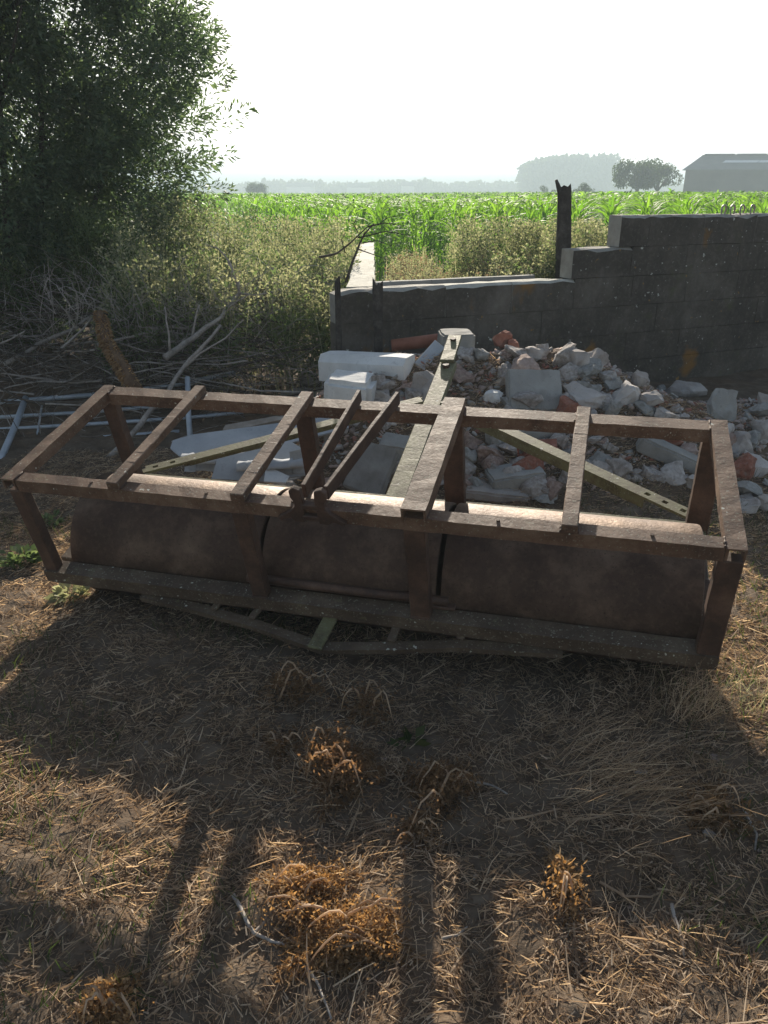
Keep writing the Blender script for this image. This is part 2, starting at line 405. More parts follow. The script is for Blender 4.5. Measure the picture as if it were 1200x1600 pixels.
# ================================================================== FIELD ROLLER
RW, RD, RH = 2.7826, 0.7828, 0.5527
RM = Matrix(((0.96348587, 0.25456374, -0.08301971, -1.49917718), (-0.26744018, 0.93004291, -0.25198399, 3.05159776),
             (0.01306591, 0.26498582, 0.96416378, -0.006357), (0, 0, 0, 1)))
roller = empty('field_roller')
roller.matrix_world = RM
info(roller, 'rusty three-drum farm roller in an open steel frame, tipped forward on the dry ground', 'farm roller')
R_, F_, S_, Lc = M['rust'], M['rust_flat'], M['rust_moss'], M['rust_lichen']
def channel(name, p0, p1, w, h, m, up=(0, 0, 1), t=.008):
    """open U channel: web on top (towards up), two flanges below"""
    p0 = Vector(p0); p1 = Vector(p1); d = p1 - p0; L = d.length; d.normalize(); u = Vector(up); s = d.cross(u).normalized(); u = s.cross(d)
    prof = [(-w / 2, -h / 2), (-w / 2, h / 2), (w / 2, h / 2), (w / 2, -h / 2), (w / 2 - t, -h / 2), (w / 2 - t, h / 2 - t), (-w / 2 + t, h / 2 - t), (-w / 2 + t, -h / 2)]
    nseg = max(3, int(L / .05)); bm = bmesh.new(); rows = []
    for i in range(nseg + 1):
        c = p0 + d * (L * i / nseg); rows.append([])
        for a, b in prof:
            j = .0012
            rows[-1].append(bm.verts.new(c + s * (a + random.uniform(-j, j)) + u * (b + random.uniform(-j, j))))
    for i in range(nseg):
        for k in range(8): bm.faces.new((rows[i][k], rows[i][(k + 1) % 8], rows[i + 1][(k + 1) % 8], rows[i + 1][k]))
    for r in (rows[0], rows[-1]):
        bm.faces.new((r[0], r[1], r[6], r[7])); bm.faces.new((r[1], r[2], r[5], r[6])); bm.faces.new((r[2], r[3], r[4], r[5]))
    bmesh.ops.recalc_face_normals(bm, faces=bm.faces[:])
    return bm_obj(name, bm, m, roller)
zt = RH
channel('top_rail', (0.062, .029, zt - .028), (RW - .062, .029, zt - .028), .058, .056, F_)
channel('top_rail', (0.062, RD - .036, zt - .028), (RW - .062, RD - .036, zt - .028), .072, .056, F_)
# end members: flat plates that cap both rails
channel('end_member', (.03, -.004, zt - .020), (.03, RD + .002, zt - .020), .058, .050, F_)
channel('end_member', (RW - .03, -.006, zt - .020), (RW - .03, RD + .002, zt - .020), .062, .050, F_)
for x, w, h in ((.52, .05, .034), (1.045, .056, .034), (1.712, .088, .062), (2.238, .054, .034)):
    if w < .08: bar('cross_member', (x, -.004, zt + h / 2 + .002), (x + .003, RD - .004, zt + h / 2 + .002), w, h, F_, roller, bev=.003, cuts=10, jitter=.0008)
    else: channel('cross_member', (x, -.008, zt + h / 2 + .002 - .02), (x, RD - .004, zt + h / 2 + .002 - .02), w, h, F_)
# weld beads where the members meet the rails
def weld(p0, p1):
    p0 = Vector(p0); p1 = Vector(p1); n = max(3, int((p1 - p0).length / .006)); P_ = [p0.lerp(p1, i / n) for i in range(n + 1)]
    tube('weld_bead', P_, [.0045 * random.uniform(.7, 1.4) for _ in P_], R_, roller, n=5)
for x, w in ((.52, .05), (1.045, .056), (1.712, .088), (2.238, .054)):
    for sx in (-1, 1):
        weld((x + sx * w / 2, .004, zt + .002), (x + sx * w / 2, .052, zt + .002)); weld((x + sx * w / 2, RD - .066, zt + .002), (x + sx * w / 2, RD - .006, zt + .002))
for x in (.061, RW - .063):
    weld((x, .004, zt + .001), (x, .056, zt + .001)); weld((x, RD - .07, zt + .001), (x, RD - .004, zt + .001))
for x, w in ((1.03, .066), (1.705, .078)):
    weld((x - w / 2, .006, zt - .058), (x + w / 2, .006, zt - .058)); weld((x - w / 2, .004, .059), (x + w / 2, .004, .059))
# posts
for x, w in ((.032, .06), (1.03, .066), (1.705, .078), (RW - .036, .078)):
    bar('post', (x, .032, .0), (x, .032, zt - .06), w, .05, R_, roller, up=(0, 1, 0), cuts=6, jitter=.001)
    bar('post', (x, RD - .034, .0), (x, RD - .034, zt - .06), w + .012, .05, R_, roller, up=(0, 1, 0), cuts=6, jitter=.001)
# bottom frame
channel('bottom_rail', (-.002, .036, .026), (RW + .002, .036, .026), .078, .062, Lc)
channel('bottom_rail', (.0, RD - .045, .022), (RW, RD - .045, .022), .09, .055, S_)
for x in (.034, RW - .034):
    bar('side_rail', (x, .108, .02), (x, RD - .104, .02), .06, .05, Lc, roller, cuts=4)
# axle with bearing blocks
CY, CZ, CR = .366, .0, .285
tube('axle', [(.004, CY, CZ), (RW - .004, CY, CZ)], .024, R_, roller, n=12)
for x in (.034, RW - .034):
    b_ = extrude_poly('bearing_block', [(-.07, -.05), (.07, -.05), (.06, .045), (.03, .07), (-.03, .07), (-.06, .045)], (x, CY, CZ), (0, 1, 0), (0, 0, 1), .072, R_, roller, bev=.004)
# drums
def drum(x0, x1):
    n = 96; L = x1 - x0; V = []; F = []
    prof = [(0, .05), (0.006, .05), (.012, CR - .03), (0.0, CR - .008), (0.0035, CR - .002), (.010, CR)]
    xs = prof + [(L * t, CR) for t in (.12, .25, .4, .5, .6, .75, .88)] + [(L - a, r) for a, r in prof[::-1]]
    for i, (a, r) in enumerate(xs):
        for k in range(n):
            th = 2 * math.pi * k / n; rr = r + (.0015 * noise.noise(Vector((a * 4, math.cos(th) * 3, math.sin(th) * 3 + x0 * 9))) if r > .2 else 0)
            V.append((x0 + a, CY + rr * math.cos(th), CZ + rr * math.sin(th)))
    for i in range(len(xs) - 1):
        for k in range(n): F.append([i * n + k, i * n + (k + 1) % n, (i + 1) * n + (k + 1) % n, (i + 1) * n + k])
    b = Bag(); b.add(V, F); o = b.build('drum', M['drum'], roller, smooth=True)
    md = o.modifiers.new('edges', 'EDGE_SPLIT'); md.split_angle = rad(35)
    return o
drum(.082, .993); drum(1.008, 1.748); drum(1.766, 2.722)
# drawbar lying back on the rubble, with its two braces
bar('drawbar', (1.405, RD + .002, .008), (1.388, 2.21, .014), .10, .05, S_, roller, cuts=12, jitter=.0005)
tip = bar('hitch_tongue', (1.387, 2.17, .052), (1.372, 2.52, .056), .088, .022, S_, roller, cuts=4, jitter=.001)
def hexbolt(loc, r, h, ax=(0, 0, 1), parent=roller, name='bolt'):
    bm = bmesh.new(); bmesh.ops.create_cone(bm, cap_ends=True, segments=6, radius1=r, radius2=r, depth=h)
    bmesh.ops.bevel(bm, geom=bm.edges[:], offset=r * .12, segments=1, affect='EDGES')
    mx = Vector(ax).to_track_quat('Z', 'Y').to_matrix().to_4x4(); mx.translation = Vector(loc); bm.transform(mx)
    return bm_obj(name, bm, M['rust'], parent)
hexbolt((1.389, 2.125, .047), .024, .022); hexbolt((1.375, 2.44, .072), .02, .014)
def holed_plate(name, p0, p1, w, h, holes, m):
    """flat bar with square punched holes near one end (holes: distances from p1)"""
    p0 = Vector(p0); p1 = Vector(p1); d = p1 - p0; L = d.length; d.normalize(); s = d.cross(Vector((0, 0, 1))).normalized(); u = s.cross(d)
    b = Bag()
    def box(x0, x1, y0, y1, z0=-h / 2, z1=h / 2):
        V = [p0 + d * x + s * y + u * z for z in (z0, z1) for y in (y0, y1) for x in (x0, x1)]
        b.add([tuple(q) for q in V], [(0, 2, 3, 1), (4, 5, 7, 6), (0, 1, 5, 4), (2, 6, 7, 3), (0, 4, 6, 2), (1, 3, 7, 5)])
    cut = sorted([(L - q - .013, L - q + .013) for q in holes]); x = 0
    for a, c in cut:
        box(x, a, -w / 2, w / 2); box(a, c, -w / 2, -w / 6); box(a, c, w / 6, w / 2); x = c
    box(x, L - .03, -w / 2, w / 2); box(L - .03, L, -w / 2, w * .1)
    # upright flange along the rear edge: it is an angle iron
    box(0, L - .25, w / 2 - .008, w / 2, -.055, -h / 2)
    return b.build(name, m, roller)
holed_plate('brace', (1.46, 1.70, .045), (2.755, .815, .045), .06, .014, (.07, .16, .25), S_)
holed_plate('brace', (1.33, 1.70, .045), (.03, .80, .045), .06, .014, (.08, .17), S_)
bar('brace_flange', (1.33, 1.727, .02), (.20, .945, .02), .008, .05, S_, roller, bev=0)
# lifting arms standing on edge, with hooked feet
for xr, xf, k in ((1.292, 1.290, 0), (1.465, 1.375, 1)):
    a = bar('lifting_arm', (xr, RD - .01, zt + .032), (xf, .055, zt + .034), .017, .058, R_, roller, bev=.002, cuts=6, jitter=.0008)
    sg = -1 if k == 0 else 1
    prof = [(.018, .085), (-.008, .095), (-.026, .078), (-.024, .05), (-.012, .03), (-.014, .01), (-.035, -.012), (-.088, -.046), (-.074, -.062), (-.035, -.042), (-.022, -.060), (.016, -.060), (.02, -.02), (.024, .03)]
    prof = [(a_ * -sg, b_) for a_, b_ in prof]
    if sg > 0: prof = prof[::-1]
    extrude_poly('hook_bracket', prof, (xf + .002 * sg, -.006, zt + .004), (1, 0, 0), (0, 0, 1), .024, R_, roller, bev=.003)
bar('hook_spacer', (1.30, -.006, zt + .018), (1.365, -.006, zt + .018), .03, .022, R_, roller)
bar('hook_spacer', (1.30, -.006, zt - .030), (1.365, -.006, zt - .030), .03, .02, R_, roller)
# shallow bowed bar and struts in front of the lower rail
bow = [(.47, .0, -.022), (.72, -.02, -.03), (1.0, -.06, -.035), (1.2, -.105, -.035), (1.335, -.135, -.035), (1.6, -.085, -.035), (1.86, -.03, -.03), (2.25, .0, -.022)]
bb = Bag()
for i in range(len(bow) - 1):
    p, q = Vector(bow[i]), Vector(bow[i + 1]); w = .022; h = .012
    V = [c + Vector((0, a, b)) for c in (p, q) for a, b in ((-w, -h), (w, -h), (w, h), (-w, h))]
    bb.add([tuple(v) for v in V], [(0, 1, 5, 4), (1, 2, 6, 5), (2, 3, 7, 6), (3, 0, 4, 7)] + ([(3, 2, 1, 0)] if i == 0 else []) + ([(4, 5, 6, 7)] if i == len(bow) - 2 else []))
bb.build('bowed_bar', Lc, roller)
for x0, x1, y1, w in ((.84, .82, -.03, .03), (1.03, 1.0, -.05, .03), (1.335, 1.315, -.16, .06), (1.61, 1.6, -.07, .034), (1.88, 1.86, -.01, .03)):
    bar('strut', (x0, .05, -.004), (x1, y1, -.014), w, .014, S_ if w > .05 else Lc, roller)
tube('scraper_bar', [(.95, .085, .085), (1.3, .085, .082), (1.80, .085, .085)], .019, R_, roller, n=10)
bar('scraper_bracket', (1.70, .085, .066), (1.83, .085, .066), .05, .016, R_, roller)
for x in (.4, .9, 1.25, 2.0, 2.5):
    hexbolt((x, .03, zt + .002), .007, .006)

# ================================================================== BLOCK WALL
wdir = Vector((1, .42, 0)).normalized(); wnorm = Vector((-wdir.y, wdir.x, 0))   # away from the camera
worig = Vector((-.36, 6.01, 0))
wall = empty('block_wall', worig, (0, 0, math.atan2(wdir.y, wdir.x)))
info(wall, 'dark lichen-stained concrete block wall stepping up to the right behind the rubble', 'wall')
COURSES = [(-.35, .148), (.152, .398), (.402, .648), (.652, .90), (.904, 1.148), (1.152, 1.405)]
XEND = 6.2; xs1 = (1.60 + .36) / wdir.x; xs2 = (2.03 + .36) / wdir.x
def block_mesh(L, H, T, seed, chip_top=False, first=False):
    bm = bmesh.new(); bmesh.ops.create_cube(bm, size=1)
    for v in bm.verts: v.co = Vector((v.co.x * L, v.co.y * T, v.co.z * H))
    es = bm.edges[:]; bmesh.ops.subdivide_edges(bm, edges=es, cuts=4, use_grid_fill=True)
    for v in bm.verts:
        q = v.co * 6 + Vector((seed, seed * 2, 0)); e = min(L / 2 - abs(v.co.x), H / 2 - abs(v.co.z)) if abs(v.co.y) > T * .49 else 1
        v.co += noise.noise_vector(q) * .003
        if chip_top and v.co.z > H * .45: v.co.z -= max(0, noise.noise(Vector((v.co.x * 11 + seed * 3, seed, v.co.y * 8)))) * .022
        if chip_top and v.co.z > H * .40 and v.co.y < -T * .4: v.co.z -= .012 + .035 * max(0, noise.noise(Vector((v.co.x * 9 + seed * 5, seed, 3)))+.25)
        if first and v.co.x < -L * .2 and v.co.z > 0: v.co.z -= (-.2 * L - v.co.x) * .35
        if abs(v.co.x) > L * .49 and abs(v.co.y) > T * .49: v.co.x *= .998
        if abs(v.co.z) > H * .49 and abs(v.co.y) > T * .49: v.co.z *= .992
    # paler broken concrete on the top and the stepped ends
    bm.normal_update()
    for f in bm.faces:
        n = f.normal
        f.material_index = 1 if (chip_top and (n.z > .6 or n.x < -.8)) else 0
    return bm
TK = .17
for ci, (z0, z1) in enumerate(COURSES):
    xa = 0 if ci <= 3 else (xs1 if ci == 4 else xs2); x = xa; bl = .62; off = (ci % 2) * .31; i = 0
    while x < XEND:
        L = (bl - off) if (i == 0 and off) else bl
        if x + L > XEND: L = XEND - x
        if L > .05:
            nxt = COURSES[ci + 1] if ci < 5 else None
            mid = x + L / 2
            exposed = (ci == 3 and mid < xs1 + .2) or (ci == 4 and mid < xs2 + .2) or ci == 5
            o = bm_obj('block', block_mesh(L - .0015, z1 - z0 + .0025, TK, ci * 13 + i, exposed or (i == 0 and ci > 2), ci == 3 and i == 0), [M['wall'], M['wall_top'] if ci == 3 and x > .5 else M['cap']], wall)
            o.location = (x + L / 2, TK / 2 + random.uniform(-.0015, .0015), (z0 + z1) / 2)
        x += L; i += 1

# low concrete side wall running back from the left end
side = empty('side_wall', (-.19, 6.35, 0))
info(side, 'low pale concrete wall running away from the left end of the block wall', 'wall')
y = 0
for i in range(7):
    L = .88; bm = bmesh.new(); bmesh.ops.create_cube(bm, size=1)
    bmesh.ops.subdivide_edges(bm, edges=bm.edges[:], cuts=3, use_grid_fill=True)
    for v in bm.verts:
        v.co = Vector((v.co.x * .22, v.co.y * L, v.co.z * 1.25)); v.co += noise.noise_vector(v.co * 5 + Vector((i * 7, 0, 0))) * .008
    o = bm_obj('coping_block', bm, M['wall_top'], side); o.location = (-.012 * i, y + L / 2, .27 - .006 * i); y += L + .006
# inner kerb strip behind the low part of the wall
kerb = empty('concrete_kerb', worig + wnorm * .34 + wdir * .45, (0, 0, math.atan2(wdir.y, wdir.x)))
info(kerb, 'thin grey concrete kerb behind the low part of the block wall, under the dry weeds', 'kerb')
for i in range(3):
    o = bm_obj('kerb_stone', block_mesh(.5, .3, .07, 50 + i, False), M['concrete'], kerb); o.location = (.25 + i * .505, 0, .765)

# fence posts
def wood_post(name, base, top, r0, r1, m, seed, label, ragged=True):
    base = Vector(base); top = Vector(top); t = empty(name, base); info(t, label, 'post')
    n = 12; V = []; F = []; d = top - base; rings = 10
    a = d.orthogonal().normalized(); b = d.normalized().cross(a)
    for i in range(rings + 1):
        f = i / rings
        for k in range(n):
            th = 2 * math.pi * k / n; rr = (r0 * (1 - f) + r1 * f) * (1 + .16 * noise.noise(Vector((math.cos(th) * 2 + seed, math.sin(th) * 2, f * 2))))
            p = d * f + (a * math.cos(th) + b * math.sin(th)) * rr
            if i == rings and ragged: p += d.normalized() * random.uniform(-.07, .015)
            V.append(tuple(p))
    for i in range(rings):
        for k in range(n): F.append([i * n + k, i * n + (k + 1) % n, (i + 1) * n + (k + 1) % n, (i + 1) * n + k])
    V.append(tuple(d * .93)); c = len(V) - 1
    for k in range(n): F.append([rings * n + k, rings * n + (k + 1) % n, c])
    bg_ = Bag(); bg_.add(V, F); bg_.build('shaft', m, t); return t
pb = atY(888, 400, 7.35); pt = atY(882, 284, 7.35)
pp = wood_post('fence_post', (pb.x, 7.35, gzf(pb.x, 7.35) - .05), pt, .068, .062, M['post'], 3, 'tall dark weathered fence post with a split top behind the stepped wall')
q0 = atY(886, 322, 7.33) - pp.location; q1 = atY(869, 281, 7.30) - pp.location
tube('split_splinter', [q0, q0.lerp(q1, .5) + Vector((-.01, 0, 0)), q1], [.02, .028, .012], M['post'], pp, n=6)
b1 = atY(530, 540, 5.92); t1 = atY(527, 432, 5.92)
wood_post('stake', (b1.x, 5.92, gzf(b1.x, 5.92) - .05), t1, .026, .022, M['post'], 9, 'thin dark stake at the left end of the block wall')
b1 = atY(592, 560, 5.97); t1 = atY(590, 436, 5.97)
wood_post('stake', (b1.x, 5.98, gzf(b1.x, 5.98) - .05), t1, .034, .04, M['post'], 14, 'thicker dark stake against the wall face beside the pale side wall')

# wire loops on top of the wall
for i, px in enumerate((1130, 1144, 1159, 1175)):
    c = Vector((0, 0, CAMH)) + ray(px, 332) * (1.0)
    r = ray(px, 333); # intersect with the wall line
    t = (worig - Vector((0, 0, CAMH))).dot(wnorm) / r.dot(wnorm); p = Vector((0, 0, CAMH)) + r * (t + .1)
    pts = [Vector((p.x, p.y, 1.39)) + wdir * (.055 * math.cos(a) + .015 * math.sin(2 * a)) + Vector((0, 0, .09 * math.sin(a))) + wnorm * (.04 * math.cos(a)) for a in np.linspace(-.1, math.pi + .1, 12)]
    o = tube('wire_loop', [q - pts[0] for q in pts], .008, M['wire'], n=6); o.location = pts[0]
    info(o, ['leftmost wire loop standing on the high wall top', 'second wire loop from the left on the high wall top', 'third wire loop from the left on the high wall top', 'rightmost wire loop standing on the high wall top'][i], 'wire', 'wire loops on the wall top')

# ================================================================== RUBBLE
def hull_chunk(sx, sy, sz, n=16, seed=0, box=.55, cut=1):
    rs = random.Random(seed); bm = bmesh.new()
    for _ in range(n):
        v = Vector((rs.uniform(-1, 1), rs.uniform(-1, 1), rs.uniform(-1, 1)))
        m = max(abs(v.x), abs(v.y), abs(v.z)); v = v.lerp(v / m, .75)
        ln = v.length; v = v * (1 - (1 - box) * max(0, ln - 1) / .73)
        bm.verts.new((v.x * sx / 2, v.y * sy / 2, v.z * sz / 2))
    r = bmesh.ops.convex_hull(bm, input=bm.verts[:])
    bmesh.ops.delete(bm, geom=[g for g in r['geom_interior'] if isinstance(g, bmesh.types.BMVert)], context='VERTS')
    bmesh.ops.triangulate(bm, faces=bm.faces[:])
    if cut: bmesh.ops.subdivide_edges(bm, edges=bm.edges[:], cuts=cut, use_grid_fill=True)
    k = min(sx, sy, sz)
    for v in bm.verts:
        q = v.co / max(k, .03)
        v.co += noise.noise_vector(q * 1.7 + Vector((seed, 0, seed))) * k * .17 + noise.noise_vector(q * 5 + Vector((0, seed, seed))) * k * .05
    return bm
def slab_mesh(sx, sy, sz, seed, bev=.012, rough=.006, cut=None):
    """cut block with chipped edges"""
    bm = bmesh.new(); bmesh.ops.create_cube(bm, size=1)
    for v in bm.verts: v.co = Vector((v.co.x * sx, v.co.y * sy, v.co.z * sz))
    bmesh.ops.bevel(bm, geom=bm.edges[:], offset=bev, segments=2, affect='EDGES')
    es = [e for e in bm.edges if e.calc_length() > min(sx, sy, sz) * .6]
    bmesh.ops.subdivide_edges(bm, edges=es, cuts=4, use_grid_fill=True)
    for v in bm.verts: v.co += noise.noise_vector(v.co * 14 + Vector((seed * 3, 0, 0))) * rough
    return bm
def chunk_at(name, bm, m, p, rot, label, cat, group=None):
    o = bm_obj(name, bm, m); o.location = p; o.rotation_euler = rot
    info(o, label, cat, group); return o
def scale_at(p):   # metres per photo pixel at point p
    v = Vector(p) - Vector((0, 0, CAMH)); return (v.y * CP - v.z * SP) / 1200

# --- the pieces one can single out
def key(name, px, py, w, h, dep, m, label, cat, rot=(0, 0, 0), Y=None, kind='hull', seed=1, lift=0.0, bev=.012):
    p = on_ground(px, py + h * .35) if Y is None else atY(px, py, Y)
    s = scale_at(p); sx, sz = w * s, h * s
    if Y is None: p = p + Vector((0, dep * .25, sz * .25 + lift))
    bm = slab_mesh(sx, dep, sz, seed, bev) if kind == 'slab' else hull_chunk(sx * 1.05, dep, sz * 1.1, 18, seed, .7, 3)
    return chunk_at(name, bm, m, p, tuple(rad(a) for a in rot), label, cat)
# long white beam with chamfered top: an octagon section
def beam(name, p0, p1, w, h, ch, m, label):
    p0 = Vector(p0); p1 = Vector(p1); d = p1 - p0; L = d.length; d.normalize(); s = d.cross(Vector((0, 0, 1))).normalized(); u = s.cross(d)
    prof = [(-w / 2, -h / 2), (w / 2, -h / 2), (w / 2, h / 2 - ch), (w / 2 - ch, h / 2), (-w / 2 + ch * .3, h / 2), (-w / 2, h / 2 - ch * .3)]
    bm = bmesh.new(); rows = []; N = 10
    for i in range(N + 1):
        e = (.015 if i in (0, N) else 0)
        rows.append([bm.verts.new(p0 + d * (L * i / N) + s * a * (1 - e * 2) + u * b * (1 - e * 2) + Vector(noise.noise_vector(Vector((i * 1.3, a * 20, b * 20)))) * .005) for a, b in prof])
    n = len(prof)
    for i in range(N):
        for k in range(n): bm.faces.new((rows[i][k], rows[i][(k + 1) % n], rows[i + 1][(k + 1) % n], rows[i + 1][k]))
    bm.faces.new(rows[0]); bm.faces.new(rows[-1]); bmesh.ops.recalc_face_normals(bm, faces=bm.faces[:])
    c = (p0 + p1) / 2; bm.transform(Matrix.Translation(-c)); o = bm_obj(name, bm, m); o.location = c
    return info(o, label, 'concrete beam')
beam('concrete_beam', atY(508, 571, 5.55), atY(640, 578, 5.25), .20, .19, .05, M['white_block'], 'long white chamfered concrete beam lying on top of the rubble heap')
key('concrete_block', 549, 612, 76, 52, .26, M['white_block'], 'stubby white chamfered concrete block below the long white beam', 'concrete block', (8, 3, -12), Y=5.05, kind='slab', seed=2, bev=.035)
key('concrete_block', 711, 560, 50, 84, .22, M['concrete'], 'upright grey concrete block behind the tip of the mossy drawbar', 'concrete block', (3, 0, 8), Y=5.62, kind='slab', seed=3)
key('paving_slab', 834, 612, 84, 66, .09, M['concrete'], 'square grey slab leaning on the rubble above the rear rail', 'slab', (-32, 2, 6), Y=5.0, kind='slab', seed=4, bev=.008)
key('concrete_block', 829, 680, 90, 34, .2, M['concrete'], 'wide grey concrete block under the leaning square slab', 'concrete block', (6, 0, 10), Y=4.72, kind='slab', seed=5)
key('rubble_chunk', 914, 624, 74, 42, .26, M['rubble'], 'big flat-topped rubble chunk right of the leaning square slab', 'rubble', (8, 8, 5), seed=6)
key('rubble_chunk', 1074, 609, 66, 30, .2, M['rubble'], 'pale flat chunk perched apart against the foot of the wall', 'rubble', (12, -6, 5), seed=7)
key('slab_shard', 1128, 634, 50, 64, .08, M['concrete'], 'pointed triangular shard standing up against the wall foot', 'rubble', (-15, 0, 4), seed=28)
key('rubble_chunk', 1194, 632, 30, 44, .16, M['rubble'], 'pale pinkish chunk at the right edge of the heap, upper one', 'rubble', (0, 10, 0), seed=9)
key('rubble_chunk', 1192, 672, 30, 46, .16, M['rubble'], 'pale chunk at the right edge below the pinkish one', 'rubble', (0, -12, 0), seed=10)
key('rubble_chunk', 1163, 694, 42, 44, .1, M['rubble'], 'white plate-like chunk just outside the right end of the roller frame', 'rubble', (-20, 20, 0), seed=11)
key('rubble_chunk', 1178, 728, 50, 42, .14, M['rubble'], 'white elongated chunk low at the right end of the roller frame', 'rubble', (-10, 25, 0), seed=12)
key('concrete_post', 1050, 712, 112, 26, .12, M['concrete'], 'dark square concrete post lying aslant in the heap near the right end', 'concrete post', (8, 22, -14), Y=4.5, kind='slab', seed=13)
key('concrete_block', 806, 747, 86, 26, .2, M['concrete'], 'low greenish grey block lying just behind the roller drums', 'concrete block', (5, -6, 8), kind='slab', seed=14)
key('stone_slab', 778, 768, 100, 16, .3, M['rubble'], 'thin pale slab on the ground behind the middle drum', 'slab', (4, 4, -6), kind='slab', seed=15)
key('concrete_block', 622, 708, 56, 44, .2, M['concrete'], 'squared grey block left of the mossy drawbar', 'concrete block', (8, 4, -12), Y=4.55, kind='slab', seed=16)
key('stone_slab', 580, 735, 62, 82, .09, M['concrete'], 'big grey slab leaning between the lifting arms and the drawbar', 'slab', (-38, 12, -18), Y=4.2, kind='slab', seed=17, bev=.008)
key('rubble_chunk', 483, 592, 32, 32, .15, M['rubble'], 'rounded pale lump left of the long white beam', 'rubble', seed=18)
key('rubble_chunk', 474, 617, 74, 26, .2, M['rubble'], 'long crumbly pale chunk beside the stubby white block', 'rubble', (0, -4, 8), seed=19)
key('rubble_chunk', 998, 592, 24, 36, .1, M['rubble'], 'white pointed chunk standing upright in the middle of the heap', 'rubble', (0, 10, 0), seed=20)
key('rubble_chunk', 838, 553, 42, 24, .15, M['rubble'], 'flat brownish chunk on the crest of the heap', 'rubble', (0, 8, 0), seed=21)
key('rubble_chunk', 823, 570, 36, 30, .14, M['rubble'], 'bright pale chunk just above the leaning square slab', 'rubble', (0, 12, 20), seed=22)
key('rubble_chunk', 771, 620, 30, 26, .12, M['white_block'], 'rounded white lump left of the leaning square slab', 'rubble', seed=23)
key('rubble_chunk', 660, 610, 44, 60, .2, M['rubble'], 'dull grey boulder between the white beam and the drawbar', 'rubble', (0, 10, 0), seed=24)
key('rubble_chunk', 905, 566, 50, 40, .2, M['rubble'], 'tilted brown-grey chunk at the right end of the crest', 'rubble', (0, 24, 0), seed=25)
key('rubble_chunk', 975, 615, 50, 44, .2, M['rubble'], 'broad grey chunk below the white pointed one', 'rubble', (0, 12, 0), seed=26)
key('rubble_chunk', 1020, 632, 44, 40, .16, M['rubble'], 'grey chunk right of the broad one, above the rear rail', 'rubble', (0, -12, 0), seed=27)
key('rubble_chunk', 930, 565, 38, 44, .14, M['rubble'], 'steep pointed chunk where the crest meets the wall', 'rubble', (0, 34, 0), seed=28)
key('roof_tile', 786, 530, 26, 28, .14, M['brick'], 'broken red roof tile on the crest near the wall', 'tile', (0, 20, 0), Y=5.75, seed=30)
key('roof_tile', 800, 540, 20, 18, .10, M['brick'], 'smaller red tile fragment beside the broken red tile', 'tile', (0, -20, 0), Y=5.68, seed=31)
# perforated brick
pb_ = on_ground(840, 722); br = empty('perforated_brick', pb_ + Vector((0, .04, .06)), (rad(8), rad(-6), rad(-10)))
info(br, 'weathered perforated clay brick above the low greenish block', 'brick')
b = Bag(); LX, LZ, LY = .24, .10, .11; nxh, nzh = 6, 2
def abox(b, x0, x1, y0, y1, z0, z1, mi=0):
    V = [(x, y, z) for z in (z0, z1) for y in (y0, y1) for x in (x0, x1)]
    b.add(V, [(0, 2, 3, 1), (4, 5, 7, 6), (0, 1, 5, 4), (2, 6, 7, 3), (0, 4, 6, 2), (1, 3, 7, 5)], mi)
abox(b, -LX / 2, LX / 2, -LY / 2 + .045, LY / 2, -LZ / 2, LZ / 2)
wv = .012; cw = (LX - wv * (nxh + 1)) / nxh; ch_ = (LZ - wv * (nzh + 1)) / nzh
for i in range(nxh + 1): xx = -LX / 2 + i * (cw + wv); abox(b, xx, xx + wv, -LY / 2, -LY / 2 + .045, -LZ / 2, LZ / 2)
for j in range(nzh + 1):
    zz = -LZ / 2 + j * (ch_ + wv)
    for i in range(nxh): xx = -LX / 2 + wv + i * (cw + wv); abox(b, xx, xx + cw, -LY / 2 + .0005, -LY / 2 + .045, zz, zz + wv)
b.build('brick_body', M['brick'], br)
# terracotta pipe and the leaning channel
o = tube('clay_pipe', [Vector((0, 0, 0)), atY(688, 531, 5.85) - atY(612, 540, 5.8)], [.045, .05], M['terracotta'], n=14); o.location = atY(612, 540, 5.8)
info(o, 'red-brown clay pipe lying behind the white beam', 'pipe')
p0, p1 = atY(655, 574, 5.3), atY(687, 538, 5.5)
o = bar('metal_trim', p0 - p0, p1 - p0, .09, .02, M['sheet'], None, up=(0, -1, .4)); o.location = p0
info(o, 'flat pale metal trim leaning up beside the drawbar tip', 'metal strip')
# cement sheets and boards left of the hitch
def sheet(name, pts, Y0, tilt, m, label, cat, th=.008, seed=0):
    """broken sheet: outline in photo pixels on a tilted plane through its centroid"""
    cx = sum(p[0] for p in pts) / len(pts); cy = sum(p[1] for p in pts) / len(pts); c = atY(cx, cy, Y0)
    n = Vector((math.sin(tilt[1]), -math.cos(tilt[0]), math.sin(tilt[0]))).normalized(); W = []
    for px, py in pts:
        r = ray(px, py); t = (c - Vector((0, 0, CAMH))).dot(n) / r.dot(n); W.append(Vector((0, 0, CAMH)) + r * t - c)
    bm = bmesh.new(); f = bm.faces.new([bm.verts.new(w) for w in W]); r = bmesh.ops.extrude_face_region(bm, geom=[f])
    bmesh.ops.translate(bm, vec=-n * th, verts=[v for v in r['geom'] if isinstance(v, bmesh.types.BMVert)])
    bmesh.ops.recalc_face_normals(bm, faces=bm.faces[:]); o = bm_obj(name, bm, m); o.location = c
    return info(o, label, cat)
sheet('cement_sheet', [(270, 688), (300, 679), (360, 671), (480, 655), (540, 648), (545, 668), (440, 695), (280, 712), (266, 700)], 4.75, (rad(62), 0), M['sheet'], 'long bluish-white flat sheet lying above the left brace', 'sheet', .012)
